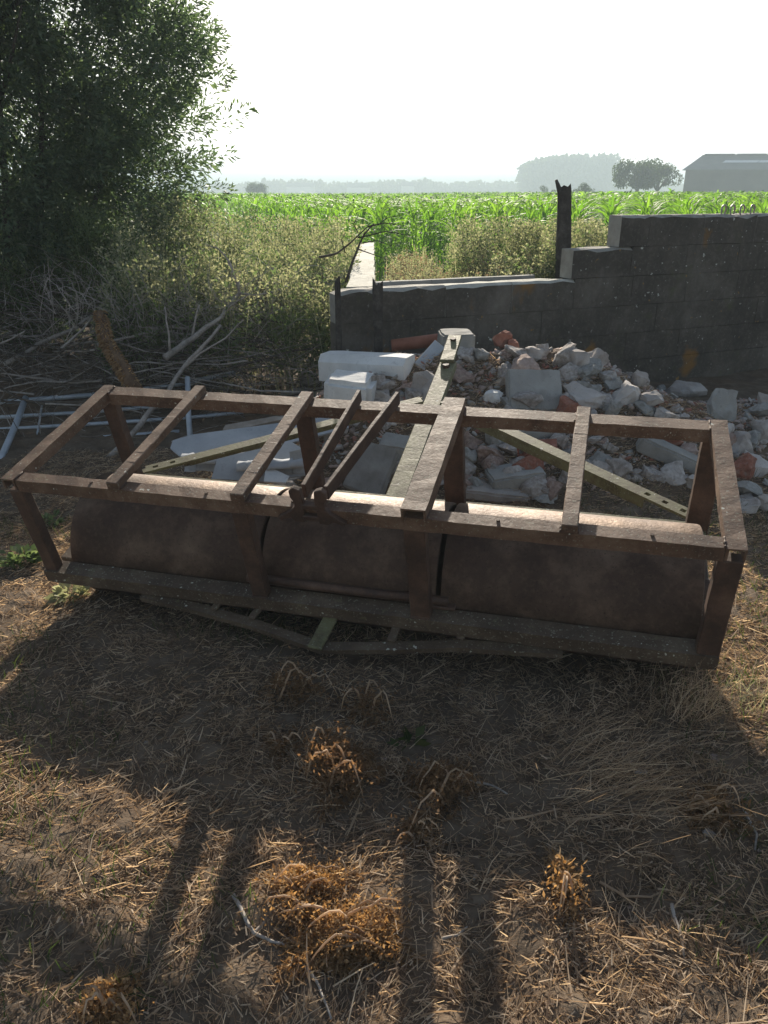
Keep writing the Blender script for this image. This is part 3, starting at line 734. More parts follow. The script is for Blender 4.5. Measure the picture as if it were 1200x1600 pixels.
sheet('cement_sheet', [(340, 716), (455, 690), (480, 705), (478, 742), (410, 752), (330, 748)], 4.2, (rad(58), rad(8)), M['sheet'], 'smooth greyish-white sheet below the left brace', 'sheet')
sheet('cement_shard', [(416, 727), (452, 744), (446, 754), (412, 752)], 4.02, (rad(70), 0), M['white_block'], 'small white triangular shard beside the drum top', 'shard')
sheet('cement_shard', [(452, 706), (470, 702), (484, 712), (476, 728), (455, 726)], 4.12, (rad(40), 0), M['concrete'], 'small rough grey shard below the rear rail post', 'shard')
sheet('wooden_board', [(348, 671), (352, 664), (430, 650), (456, 652), (400, 664), (358, 675)], 4.9, (rad(60), 0), M['board'], 'short weathered board resting on the long bluish-white sheet', 'board', .02)
def crumpled(name, px0, px1, Y, r, label):
    a, b_ = atY(*px0, Y), atY(*px1, Y); V = []; F = []; n = 16; K = 24
    for i in range(K + 1):
        for k in range(n):
            th = math.pi * (.1 + 1.25 * k / (n - 1)); c = a.lerp(b_, i / K) - a
            rr = r * (1 + .35 * noise.noise(Vector((i * .45, k * .35, Y)))); V.append(tuple(c + Vector((.03 * math.sin(i * .8), -rr * math.cos(th), rr * math.sin(th)))))
    for i in range(K):
        for k in range(n - 1): F.append([i * n + k, i * n + k + 1, (i + 1) * n + k + 1, (i + 1) * n + k])
    bg_ = Bag(); bg_.add(V, F); o = bg_.build(name, M['sheet'], None, True); o.location = a
    md = o.modifiers.new('skin', 'SOLIDIFY'); md.thickness = .006
    return info(o, label, 'gutter')
crumpled('gutter', (285, 726), (395, 722), 4.35, .055, 'crumpled grey half-round gutter piece below the left brace')
crumpled('gutter', (372, 736), (475, 730), 4.12, .05, 'pale half-round gutter piece beside the smooth sheet')

# --- the rest of the heap: individual chunks share a few meshes
chunk_mesh = {}
def mesh_of(kind, i):
    if (kind, i) not in chunk_mesh:
        bm = hull_chunk(1, .8 + .1 * (i % 3), .6 + .12 * (i % 4), 14 + i % 5, 100 + i, .75, 2); me = bpy.data.meshes.new('rubble_chunk'); bm.to_mesh(me); bm.free()
        me.materials.append(M[kind]); chunk_mesh[(kind, i)] = me
    return chunk_mesh[(kind, i)]
zones = [('left part of the rubble heap beside the white blocks', 430, 700, 590, 770, 55), ('middle of the rubble heap behind the drums', 700, 880, 540, 780, 75),
         ('right part of the rubble heap below the high wall', 880, 1090, 560, 760, 90), ('right-hand end of the rubble heap at the wall foot', 1080, 1230, 640, 800, 28)]
for zn, x0, x1, y0, y1, cnt in zones:
    for c in range(cnt):
        px = random.uniform(x0, x1); py = random.uniform(y0, y1)
        top = 545 + max(0, px - 900) * .35; py = max(py, top + random.uniform(0, 12))
        p = on_ground(px, py)
        if p.y > wallY(p.x) - .12: continue
        if pile(p.x, p.y) < .02 and random.random() < .5: continue
        kind = random.choice(['rubble', 'rubble', 'rubble', 'rubble', 'rubble_warm', 'concrete', 'brick' if random.random() < .35 else 'rubble'])
        s = random.choice([.07, .09, .11, .13, .17, .2]) * random.uniform(.85, 1.2)
        o = link('rubble_chunk', mesh_of(kind, random.randrange(9))); o.location = p + Vector((0, .02, s * random.uniform(.0, .3)))
        o.scale = (s, s * random.uniform(.8, 1.1), s * random.uniform(.6, 1.1)); o.rotation_euler = (random.uniform(-.6, .6), random.uniform(-.6, .6), random.uniform(0, 6.3))
        nm = {'rubble': 'pale', 'rubble_warm': 'brownish', 'concrete': 'grey', 'brick': 'reddish'}[kind]
        info(o, f'small {nm} angular chunk in the {zn}', 'rubble', f'{nm} chunks in the {zn}')

def view_xy(p):
    v = Vector(p) - Vector((0, 0, CAMH)); d = v.y * CP - v.z * SP
    return 600 + 1200 * v.x / d, 800 - 1200 * (v.y * SP + v.z * CP) / d
ORD = ['nearest', 'second nearest', 'third nearest', 'fourth nearest', 'fifth nearest', 'sixth nearest', 'seventh nearest', 'eighth nearest', 'ninth nearest', 'tenth nearest'] + [str(i) + 'th nearest' for i in range(11, 60)]
def relabel(objs, marks, noun):
    # objs: (object, adjective); marks: (phrase, point). Label = order + adjective + noun + side + landmark
    cells = {}
    for o, adj in objs:
        x, y = view_xy(o.location); best = min(marks, key=lambda m: (view_xy(m[1])[0] - x) ** 2 + (view_xy(m[1])[1] - y) ** 2)
        mx, my = view_xy(best[1]); dx, dy = x - mx, y - my
        side = ('right of' if dx > 0 else 'left of') if abs(dx) > abs(dy) else ('below' if dy > 0 else 'above')
        cells.setdefault((adj, side, best[0]), []).append((dx * dx + dy * dy, o))
    for (adj, side, ph), L in cells.items():
        L.sort(key=lambda t: t[0])
        for i, (_, o) in enumerate(L):
            o['label'] = f'{adj} {noun} {side} {ph}' if len(L) == 1 else f'{ORD[i]} {adj} {noun} {side} {ph}'
marks = [('the leaning square slab', 834, 612, 5.0), ('the long white beam', 578, 568, 5.4), ('the stubby white block', 549, 612, 5.05), ('the upright grey block', 711, 560, 5.6), ('the big flat-topped chunk', 914, 624, 5.4),
         ('the white pointed chunk', 998, 592, 6), ('the dark concrete post', 1050, 712, 4.5), ('the low greenish block', 806, 747, 4.3), ('the perforated brick', 840, 715, 4.5), ('the squared grey block', 622, 708, 4.5),
         ('the big leaning slab', 580, 735, 4.2), ('the triangular shard', 1128, 634, 5.6), ('the perched flat chunk', 1074, 609, 6), ('the right frame end', 1190, 700, 5), ('the broken red tile', 786, 530, 5.7), ('the smooth sheet', 420, 725, 4.2)]
relabel([(o, o['label'].split(' angular')[0]) for o in list(bpy.data.objects) if o.get('label', '').startswith('small ') and ' angular chunk in the ' in o.get('label', '')], [(n_, atY(a, b_, c_)) for n_, a, b_, c_ in marks], 'chunk')
# small debris
N = 16000
px = rng.uniform(380, 1230, N); pos = []
xs = rng.uniform(-1.1, 3.9, N); ys = rng.uniform(3.9, 7.4, N)
k = (ys < wallY(xs) - .02) & (pile(xs, ys) > .10 + .14 * rng.random(N)); xs, ys = xs[k], ys[k]; n = len(xs)
bm = hull_chunk(1, .8, .7, 10, 555, .8, 0); bmesh.ops.triangulate(bm, faces=bm.faces[:]); tv = np.array([v.co[:] for v in bm.verts]); bm.verts.ensure_lookup_table()
tq = np.array([[v.index for v in f.verts] for f in bm.faces]); bm.free()
bm = hull_chunk(1, .8, .7, 9, 556, .8); bm.free()
R = rots(n, None, rng.uniform(-1, 1, n), rng.uniform(-1, 1, n), (.014 + .055 * rng.random(n) ** 2.0))
sq = np.ones((n, 3)); sq[:, 2] = rng.uniform(.5, 1, n); R = R * sq[:, None, :]
V, Q = stamp(tv, tq, np.stack([xs, ys, gz(xs, ys) + .005], -1), R)
mi = np.repeat(rng.choice([0, 1, 1, 1, 2, 3], n), len(tq))
o = fast_mesh('debris', V, Q, [M['rubble'], M['rubble_warm'], M['brick'], M['concrete']], mi); info(o, 'loose small debris filling the gaps of the rubble heap', 'debris', kind='stuff')
# ================================================================== VEGETATION TOOLS
def unit(v): return v / np.maximum(1e-9, np.linalg.norm(v, axis=-1, keepdims=True))
def leaf_quads(P, D, L, Wd, droop=.15):
    """one folded diamond per leaf"""
    n = len(P); D = unit(D); S = unit(np.cross(D, rng.normal(size=(n, 3)))) * (Wd / 2)[:, None]
    mid = P + D * (L * .45)[:, None]; tip = P + D * L[:, None]; tip[:, 2] -= droop * L
    V = np.stack([P, mid + S, tip, mid - S], 1).reshape(-1, 3)
    return V, np.arange(4 * n).reshape(n, 4)
def strips(P0, P1, Wd, bend=.0, seg=2):
    """thin curved ribbons from P0 to P1 (stems, straws)"""
    n = len(P0); D = P1 - P0; Ln = np.linalg.norm(D, axis=1); S = unit(np.cross(D, rng.normal(size=(n, 3)))) * (Wd / 2)[:, None]
    B = unit(np.cross(D, rng.normal(size=(n, 3)))) * (Ln * bend)[:, None]; rows = []
    for i in range(seg + 1):
        t = i / seg; c = P0 + D * t + B * (4 * t * (1 - t)) * rng.uniform(.3, 1, n)[:, None]; tap = 1 - .5 * t
        rows += [c - S * tap, c + S * tap]
    V = np.stack(rows, 1).reshape(-1, 3); k = 2 * (seg + 1); base = (np.arange(n) * k)[:, None]
    q = np.concatenate([base + np.array([[2 * i, 2 * i + 1, 2 * i + 3, 2 * i + 2]]) for i in range(seg)], 1).reshape(-1, 4)
    return V, q
class QB:
    def __init__(s): s.V = []; s.Q = []; s.m = []; s.n = 0
    def add(s, vq, mi=0):
        V, Q = vq; s.V.append(V); s.Q.append(Q + s.n)
        s.m.append(np.full(len(Q), mi) if np.isscalar(mi) else mi); s.n += len(V)
    def build(s, name, mats, parent=None, origin=None):
        V = np.concatenate(s.V)
        if origin is not None: V = V - np.array(origin)
        o = fast_mesh(name, V, np.concatenate(s.Q), mats, np.concatenate(s.m), parent)
        if origin is not None and parent is None: o.location = origin
        return o

def weeds(qb, xs, ys, H, leaves=70, ll=.05, lw=.014, mats=(0, 1), plume=.35, spread=.12, base=None):
    """upright weeds: stem, side shoots with leaves, seed plume at the top"""
    n = len(xs); z = gz(xs, ys) if base is None else base
    B = np.stack([xs, ys, z], -1); lean = rng.normal(size=(n, 3)) * .10; lean[:, 2] = 1
    T = B + unit(lean) * H[:, None]
    qb.add(strips(B, T, np.full(n, .008), .05, 3), mats[1])
    k = leaves; t = rng.uniform(.12, 1, (n, k)) ** .8
    C = B[:, None] + (T - B)[:, None] * t[..., None]
    rad_ = spread * (H[:, None] / 1.0) * (1.15 - .75 * t) * rng.uniform(.1, 1, (n, k))
    # leaves gather on side shoots
    sh = rng.integers(0, 9, (n, k)); an = sh * 2.4 + rng.uniform(0, 6.3, (n, 1)) + rng.normal(0, .25, (n, k))
    off = np.stack([np.cos(an) * rad_, np.sin(an) * rad_, rad_ * .9], -1)
    P = (C + off).reshape(-1, 3); D = (off * 2 + rng.normal(size=off.shape) * .05 * np.array([1, 1, .7]) * (spread / .12)).reshape(-1, 3)
    D[:, 2] += .02
    top = (t.reshape(-1) > 1 - plume) & (rng.random(n * k) < .8)
    sz = rng.uniform(.6, 1.2, n * k)
    mi = np.where(top, mats[1], mats[0])
    vq = leaf_quads(P, D, ll * sz * np.where(top, .6, 1), lw * sz)
    qb.add(vq, mi)

# ================================================================== BIG WILLOW ON THE LEFT
def crown_leaves(qb, centres, axes, lens, per, ll, lw, width, mi=0):
    n = len(centres); t = rng.uniform(0, 1, (n, per)); an = rng.uniform(0, 2 * np.pi, (n, per))
    A = unit(axes); U = unit(np.cross(A, rng.normal(size=(n, 3)))); Wv = np.cross(A, U)
    r = width * (1 - .75 * t) * np.sqrt(rng.random((n, per)))
    out = U[:, None] * np.cos(an)[..., None] + Wv[:, None] * np.sin(an)[..., None]
    P = centres[:, None] + A[:, None] * (t * lens[:, None])[..., None] + out * r[..., None]
    P[..., 2] -= .12 * lens[:, None] * t ** 2
    D = A[:, None] * .8 + out * .7 + rng.normal(size=P.shape) * .35
    s = rng.uniform(.7, 1.25, n * per)
    qb.add(leaf_quads(P.reshape(-1, 3), D.reshape(-1, 3), ll * s, lw * s), mi)
tr = empty('willow_tree', (-4.1, 8.7, gzf(-4.1, 8.7)))
info(tr, 'large dense dark green bushy willow filling the left of the view', 'tree')
N = 2900
th = rng.uniform(0, 2 * np.pi, N); ph = np.arccos(rng.uniform(-1, 1, N)); rr = rng.uniform(.35, 1, N) ** .45
c = np.array([-4.66, 8.75, 3.1]); rd = np.array([2.75, 1.7, 3.9])
dirs = np.stack([np.sin(ph) * np.cos(th), np.sin(ph) * np.sin(th), np.cos(ph)], -1)
lump = 1 + .16 * np.sin(th * 3 + ph * 4) + .08 * np.sin(th * 7 + 2)
cen = c + dirs * rd * (rr * lump)[:, None] * .86
keep = (cen[:, 2] > -.05) & ((cen[:, 0] < -2.15) | (cen[:, 2] > 1.2)); cen, dirs = cen[keep], dirs[keep]
ax_ = dirs * np.array([1, 1, .5]) + np.array([0, 0, .55]) + rng.normal(size=dirs.shape) * .35
qb = QB(); crown_leaves(qb, cen, ax_, rng.uniform(.45, .85, len(cen)), 135, .072, .021, .24)
# wispy shoots on the right-hand outline
M_ = 70; zz = rng.uniform(.9, 4.6, M_); k2 = np.sqrt(np.clip(1 - ((zz - 3.1) / 3.9) ** 2, .05, 1))
cen2 = np.stack([c[0] + rd[0] * k2 * .88, 8.5 + rng.uniform(-.8, .6, M_), zz], -1)
crown_leaves(qb, cen2, np.stack([rng.uniform(.6, 1, M_), rng.normal(0, .3, M_), rng.uniform(.1, 1, M_)], -1), rng.uniform(.3, .6, M_), 44, .058, .015, .06)
root = Vector((-4.1, 8.7, gzf(-4.1, 8.7)))
qb.build('crown', [M['tree_leaf']], tr).data.transform(Matrix.Translation(-root))
tb = Bag()
for i in range(9):
    a = i * .7; b0 = Vector((.25 * math.cos(a), .2 * math.sin(a), -.1)); p = b0.copy(); pts = [p.copy()]; d = Vector((math.cos(a) * .4, math.sin(a) * .3, 1)).normalized()
    for j in range(7):
        d = (d + Vector((random.uniform(-.15, .15), random.uniform(-.15, .15), .05))).normalized(); p = p + d * .62; pts.append(p.copy())
    tb.add(*tube_data(pts, [.042 * (1 - j / 8.5) for j in range(8)], 7))
    for j in (2, 3, 4, 5):
        q = pts[j]; dd = (Vector((random.uniform(-1, 1), random.uniform(-1, 1), .5))).normalized()
        tb.add(*tube_data([q, q + dd * .4 + Vector((0, 0, .05)), q + dd * .9 + Vector((0, 0, .2))], [.028, .018, .008], 5))
tb.build('trunk', M['bark'], tr, True)
# sunlit shrub at the right foot of the willow
sb = empty('leafy_shrub', (-1.95, 8.9, gzf(-1.95, 8.9))); info(sb, 'small yellow-green shrub catching the sun at the right foot of the willow', 'shrub')
N = 90; d = unit(rng.normal(size=(N, 3))); cen = np.array([-1.95, 8.9, .72]) + d * np.array([.5, .5, .75]) * rng.uniform(.3, 1, (N, 1))
qb = QB(); crown_leaves(qb, cen, d + np.array([0, 0, .6]), rng.uniform(.25, .4, N), 60, .045, .016, .12)
qb.build('foliage', [M['weed_green']], sb).data.transform(Matrix.Translation(-sb.location))
tb = Bag()
for i in range(6): tb.add(*tube_data([(0, 0, -.05), (.1 * math.cos(i), .1 * math.sin(i), .5), (.3 * math.cos(i), .3 * math.sin(i), 1.1)], [.02, .014, .005], 5))
tb.build('stem', M['bark'], sb)

# ================================================================== WEEDS
def area(n, x0, x1, y0, y1, ok=None):
    x = rng.uniform(x0, x1, n); y = rng.uniform(y0, y1, n)
    if ok is not None: k = ok(x, y); x, y = x[k], y[k]
    return x, y
WM = [M['weed_green'], M['weed_pale'], M['weed_brown'], M['grass']]
x, y = area(620, -2.5, -.32, 6.5, 9.5, lambda x, y: (y > 6.5 + (-.3 - x) * .0) & (x < -.34 - (y > 6.2) * 0.0) & (rng.random(len(x)) < .55 + .9 * (vn(x, y, .5, 4) + .1)))
h = np.clip(.75 + (y - 6.4) * .28 + vn(x, y, .4, 5) * .7, .4, 1.45)
qb = QB(); weeds(qb, x, y, h, 125, .058, .019, (0, 1), .30, .12)
o = qb.build('tall_weeds', WM); info(o, 'dense tall olive and straw-coloured weeds between the willow and the block wall', 'weeds', kind='stuff')
x, y = area(560, -9, -.5, 9.5, 17, lambda x, y: x > -.55 * y); h = np.clip(.95 + vn(x, y, 1.2, 6) * .9, .5, 1.4)
qb = QB(); weeds(qb, x, y, h, 70, .08, .028, (0, 1), .4, .2)
o = qb.build('field_edge_weeds', WM); info(o, 'greyish green weeds along the edge of the maize field', 'weeds', kind='stuff')
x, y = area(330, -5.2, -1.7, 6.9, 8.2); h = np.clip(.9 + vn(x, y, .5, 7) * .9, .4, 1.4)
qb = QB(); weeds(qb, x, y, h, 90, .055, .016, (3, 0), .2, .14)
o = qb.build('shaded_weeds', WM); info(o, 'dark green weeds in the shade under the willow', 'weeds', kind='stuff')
bh = lambda x, y: (y > wallY(x) + .48)
x, y = area(1500, -.05, 2.0, 6.6, 8.7, lambda x, y: bh(x, y) & (vn(x, y, .5, 14) > -.3)); h = np.clip(.42 + vn(x, y, .3, 8) * .35, .15, .62)
qb = QB(); weeds(qb, x, y, h * rng.uniform(.6, 1.15, len(x)), 50, .034, .013, (2, 1), .45, .12)
o = qb.build('dry_weeds', WM); info(o, 'short reddish brown dried weeds growing behind the low part of the wall', 'weeds', kind='stuff')
x, y = area(900, .75, 3.4, 7.0, 10.2, lambda x, y: bh(x, y) & (x > .8 + (y < 8) * .25) & (vn(x, y, .6, 12) > -.22)); h = np.clip(.62 + vn(x, y, .5, 9) * .6, .25, .9)
qb = QB(); weeds(qb, x, y, h, 110, .05, .019, (0, 1), .5, .17)
o = qb.build('yellow_weeds', WM); info(o, 'bushy yellow-green seeding weeds behind the stepped part of the wall', 'weeds', kind='stuff')

# ================================================================== MAIZE FIELD
def maize(qb, x, y, H, nl, seg, wd):
    n = len(x); z = gz(x, y); B = np.stack([x, y, z], -1); T = B + np.stack([rng.normal(0, .03, n), rng.normal(0, .03, n), H * .86], -1)
    qb.add(strips(B, T, np.full(n, .03), 0, 1))
    t = (np.arange(nl) + rng.uniform(0, .6, (n, nl))) / nl; C = B[:, None] + (T - B)[:, None] * (.25 + .72 * t)[..., None]
    an = np.arange(nl) * math.pi + rng.normal(0, .6, (n, nl)) + rng.uniform(0, 6.3, (n, 1))
    L = (.36 + .28 * np.sin(t * 3)) * rng.uniform(.75, 1.15, (n, nl)); out = np.stack([np.cos(an), np.sin(an), 0 * an], -1); up = rng.uniform(.7, 1.25, (n, nl)) + .5 * (t > .75)
    side = np.stack([-np.sin(an), np.cos(an), 0 * an + rng.normal(0, .3, an.shape)], -1) * wd / 2
    rows = []
    for i in range(seg + 1):
        s = i / seg; c = C + out * (L * s * (.45 + .55 * s))[..., None]; c[..., 2] += L * (up * s - .95 * up * s * s * .6)
        w = side * (1 - s ** 2 * .92) * (.6 if i == 0 else 1); rows += [c - w, c + w]
    V = np.stack(rows, 2).reshape(-1, 3); k = 2 * (seg + 1); base = (np.arange(n * nl) * k)[:, None]
    Q = np.concatenate([base + np.array([[2 * i, 2 * i + 1, 2 * i + 3, 2 * i + 2]]) for i in range(seg)], 1).reshape(-1, 4)
    qb.add((V, Q))
front = lambda x: 15.5 + np.clip(-.5 - x, 0, 60) * 3.0
def rows_pts(y0, y1, dr, ds, jit):
    xs_, ys_ = [], []
    ang = rad(16)
    u = np.arange(-160, 160, dr); v = np.arange(-60, 260, ds); U, Vv = np.meshgrid(u, v)
    X = U * math.cos(ang) + Vv * math.sin(ang); Y = -U * math.sin(ang) + Vv * math.cos(ang)
    X = X.ravel() + rng.normal(0, jit, X.size); Y = Y.ravel() + rng.normal(0, jit, Y.size)
    k = (Y > y0) & (Y <= y1) & (Y > front(X)) & (np.abs(X) < .56 * Y + 2); return X[k], Y[k]
qb = QB()
for y0, y1, dr, ds, nl, seg, wd in ((10, 32, .72, .16, 11, 4, .043), (32, 75, .9, .5, 8, 2, .12), (75, 150, 2.0, 1.2, 7, 1, .3)):
    x, y = rows_pts(y0, y1, dr, ds, .05); H = 1.62 + .25 * vn(x, y, 6, 20) + rng.normal(0, .05, len(x)) + .17 * sstep(3, 12, x)
    if y0 > 60: H = H * .97
    maize(qb, x, y, H, nl, seg, wd)
o = qb.build('maize_crop', [M['maize']]); info(o, 'bright green maize crop filling the field beyond the wall', 'maize', kind='stuff')

# ================================================================== FAR BACKGROUND
def blob_leaves(qb, c, r, n, size, mi=0):
    d = unit(rng.normal(size=(n, 3))); P = np.array(c) + d * np.array(r) * rng.uniform(.6, 1.05, (n, 1))
    s = rng.uniform(.6, 1.4, n) * size; qb.add(leaf_quads(P, rng.normal(size=(n, 3)), s, s * .75), mi)
def far_tree(name, px, top, bottom, wpx, Y, lobes, label, trunk=True, dens=1.0):
    b = atY(px, bottom, Y); t_ = atY(px, top, Y); s = (Y * 1.09) / 1200; g0 = -.22; H = t_.z - g0; w = wpx * s / 2
    e = empty(name, (b.x, Y, g0)); info(e, label, 'tree' if trunk else 'bush', None); qb = QB()
    for i in range(lobes):
        a = rng.uniform(0, 6.3); q = rng.random() ** .6; zc = H * rng.uniform(.3 if not trunk else .42, .82)
        sh = math.sqrt(max(.1, 1 - ((zc / H - .55) / .55) ** 2)); lr = w * rng.uniform(.17, .36)
        blob_leaves(qb, (math.cos(a) * q * w * .72 * sh, math.sin(a) * q * w * .6, min(zc, H - lr * .8)), (lr, lr, lr * .85), int(260 * dens), w * .07)
    qb.build('crown', [M['far_leaf']], e)
    tb = Bag(); tb.add(*tube_data([(0, 0, -.1), (.1, 0, H * .3), (.0, 0, H * .62)], [w * .07 + .05, w * .05 + .04, w * .02 + .02], 7))
    if trunk:
        for i in range(6):
            a = i * 1.05; tb.add(*tube_data([(0.05, 0, H * .28), (math.cos(a) * w * .3, math.sin(a) * w * .3, H * .5), (math.cos(a) * w * .62, math.sin(a) * w * .5, H * .72)], [.16, .1, .04], 5))
    tb.build('trunk', M['bark'], e)
far_tree('round_tree', 396, 285, 308, 40, 210, 22, 'small rounded hazy tree standing alone at the left of the horizon')
far_tree('bush', 854, 288, 304, 26, 120, 10, 'small dark bush left of the fence post above the maize', False)
far_tree('bush', 913, 281, 304, 36, 125, 14, 'rounded dark bush right of the fence post above the maize', False)
far_tree('spreading_tree', 994, 245, 302, 84, 130, 34, 'airy spreading tree with a visible fork standing left of the barn', True, .45)
far_tree('broad_tree', 1026, 252, 302, 62, 136, 26, 'dense broad tree close to the left end of the barn', True)
def far_wood(name, label, p0, p1, Y, topf, n, size):
    qb = QB(); P = []
    px = rng.uniform(p0, p1, n); tp = topf(px); s = Y * 1.085 / 1200; y = Y + rng.uniform(-18, 18, n)
    X = (px - 600) / 1200 * Y / 1.09 * 1.0; X = X / 1.0
    Ht = 1.6 + (298 - tp) * s; z = -1 + (Ht + 1) * rng.random(n) ** .7
    sz = rng.uniform(.6, 1.4, n) * size; qb.add(leaf_quads(np.stack([X, y, z], -1), rng.normal(size=(n, 3)), sz, sz * .8))
    o = qb.build(name, [M['far_leaf']]); info(o, label, 'trees', kind='stuff')
tl = lambda p: 290 - 5 * np.clip(vn(p, p * 0, 14, 30) + .1, -.2, 1) - 7 * np.clip(vn(p, p * 0, 60, 31), -.3, 1) - 2.5 * vn(p, p * 0, 4, 32)
far_wood('far_tree_line', 'long hazy blue-grey line of trees and hedges on the horizon', 250, 1300, 640, tl, 16000, 3.2)
pl = lambda p: 262 - 5 * np.clip((p - 820) / 40, 0, 1) - 1.8 * vn(p, p * 0, 7, 33) + 5 * sstep(60, 0, p - 812)
far_wood('poplar_wood', 'tall hazy block of poplars on the horizon left of the barn', 816, 955, 520, pl, 9000, 2.6)
for px, w, hh, lb in ((637, 9, 5, 'tiny white-walled house in the tree line at the middle of the horizon'), (560, 16, 4, 'tiny low farmhouse in the tree line left of the white-walled house'), (470, 20, 4.5, 'tiny wide house roof in the tree line above the left field edge')):
    b_ = atY(px, 300, 600); e = empty('far_house', (b_.x, 600, -.3)); info(e, lb, 'house'); B = Bag(); w2 = w / 2
    abox(B, -w2, w2, -3, 3, 0, hh); B.build('wall', M['white_wall'], e); B = Bag()
    B.add([(-w2 - .3, -3.4, hh + .01), (w2 + .3, -3.4, hh + .01), (w2 + .3, 3.4, hh + .01), (-w2 - .3, 3.4, hh + .01), (-w2, 0, hh + 2.6), (w2, 0, hh + 2.6)], [(0, 1, 5, 4), (2, 3, 4, 5), (1, 2, 5), (3, 0, 4), (3, 2, 1, 0)])
    B.build('roof', M['barn_roof'], e)
# barn
bl = atY(1067, 298, 150); barn = empty('barn', (bl.x, 150, -.25), (0, 0, rad(-4)))
info(barn, 'long grey farm barn with a pale rooflight strip beyond the maize on the right', 'barn')
EH = 5.35; RHt = 7.7; LEN = 46; DEP = 15
gdir = Vector((.62, .78)); 
def bp(u, v, z): return (u + gdir.x * v, gdir.y * v, z)
B = Bag(); n = 46
for i in range(n):   # corrugated cladding panels as one folded sheet
    u0, u1 = LEN * i / n, LEN * (i + 1) / n; o_ = .06 if i % 2 else 0
    B.add([(u0, -o_, 0), (u1, -o_, 0), (u1, -o_, EH), (u0, -o_, EH)], [(0, 1, 2, 3)])
B.add([bp(0, 0, 0), bp(0, DEP, 0), bp(0, DEP, EH), bp(0, DEP / 2, RHt), bp(0, 0, EH)], [(0, 1, 2, 3, 4)])
B.add([bp(LEN, 0, 0), bp(LEN, DEP, 0), bp(LEN, DEP, EH), bp(LEN, DEP / 2, RHt), bp(LEN, 0, EH)], [(4, 3, 2, 1, 0)])
B.add([bp(0, DEP, 0), bp(LEN, DEP, 0), bp(LEN, DEP, EH), bp(0, DEP, EH)], [(3, 2, 1, 0)])
B.build('wall', M['barn'], barn)
B = Bag()
for s0, s1 in ((-.45, DEP / 2), (DEP + .45, DEP / 2)):
    z0_ = EH - .05; B.add([bp(-.4, s0, z0_), bp(LEN + .4, s0, z0_), bp(LEN + .4, s1, RHt + .12), bp(-.4, s1, RHt + .12)], [(0, 1, 2, 3)])
rf = B.build('roof', M['barn_roof'], barn); md = rf.modifiers.new('thick', 'SOLIDIFY'); md.thickness = .12
for i in range(8):
    u0 = .2 + i * 5.7; B = Bag(); V = [bp(u, v, z) for z in (RHt + .1, RHt + .42) for v in (DEP / 2 - .5, DEP / 2 + .5) for u in (u0, u0 + 5.2)]
    B.add(V, [(0, 2, 3, 1), (4, 5, 7, 6), (0, 1, 5, 4), (2, 6, 7, 3), (0, 4, 6, 2), (1, 3, 7, 5)]); B.build('ridge_cap', M['barn_roof'], rf)
def onroof(u, f, dz=.13): return bp(u, DEP / 2 * f, EH + (RHt - EH) * f + dz + .06)
for i in range(6):
    B = Bag(); B.add([onroof(5 + i * 6.2, .42), onroof(11.1 + i * 6.2, .42), onroof(11.1 + i * 6.2, .60), onroof(5 + i * 6.2, .60)], [(0, 1, 2, 3)]); B.build('rooflight', M['skylight'], rf)
for u in (30, 38):
    B = Bag(); abox(B, u, u + 4.2, -.2, -.1, 0, 4.2); B.build('door', M['barn_roof'], barn)

# ================================================================== BRUSH PILE AND GATE
def path(pts): return [atY(a, b, Y) for a, b, Y in pts]
def branch_thing(name, pts, r0, m, label, cat, twigs=(), group=None, r1=None, n=7):
    pts = path(pts) if not isinstance(pts[0], Vector) else pts
    # resample with a little wander
    out = []
    for i in range(len(pts) - 1):
        for k in range(4):
            p = pts[i].lerp(pts[i + 1], k / 4); out.append(p + Vector(noise.noise_vector(p * 6)) * r0 * .9)
    out.append(pts[-1]); r1 = r0 * .35 if r1 is None else r1
    rr = [(r0 + (r1 - r0) * i / (len(out) - 1)) * (1 + .2 * noise.noise(out[i] * 25)) for i in range(len(out))]
    o0 = out[0].copy(); b = Bag(); b.add(*tube_data([p - o0 for p in out], rr, n))
    for tw, tr_ in twigs:
        tp = path(tw); q = []
        for i in range(len(tp) - 1):
            for k in range(3): p = tp[i].lerp(tp[i + 1], k / 3); q.append(p + Vector(noise.noise_vector(p * 8)) * tr_)
        q.append(tp[-1]); b.add(*tube_data([p - o0 for p in q], [tr_ * (1 - .6 * i / (len(q) - 1)) for i in range(len(q))], 5))
    o = b.build(name, m, None, True); o.location = o0; return info(o, label, cat, group)
W_, K_ = M['branch'], M['branch_dark']
branch_thing('dead_branch', [(258, 559, 6.2), (300, 530, 6.4), (345, 492, 6.5), (372, 456, 6.6), (373, 440, 6.6)], .028, W_, 'thick pale forked dead branch sticking up from the brush pile', 'branch',
             [([(300, 530, 6.4), (309, 490, 6.45), (312, 476, 6.45)], .012), ([(265, 548, 6.2), (262, 510, 6.2), (257, 480, 6.25)], .012), ([(372, 456, 6.6), (402, 462, 6.6), (440, 452, 6.6)], .012), ([(345, 492, 6.5), (370, 470, 6.5), (395, 455, 6.55)], .01), ([(372, 450, 6.6), (360, 410, 6.6), (340, 388, 6.6), (322, 382, 6.6)], .01), ([(365, 425, 6.6), (352, 400, 6.6), (345, 392, 6.6)], .007)])
branch_thing('dead_branch', [(168, 720, 5.3), (210, 670, 5.5), (248, 630, 5.7), (290, 572, 6.0), (320, 535, 6.1), (345, 508, 6.2)], .024, W_, 'long straight pale grey pole slanting up through the roller frame from the ground', 'branch',
             [([(290, 572, 6.0), (312, 553, 6.05), (352, 528, 6.1), (380, 500, 6.1)], .012)], r1=.012)
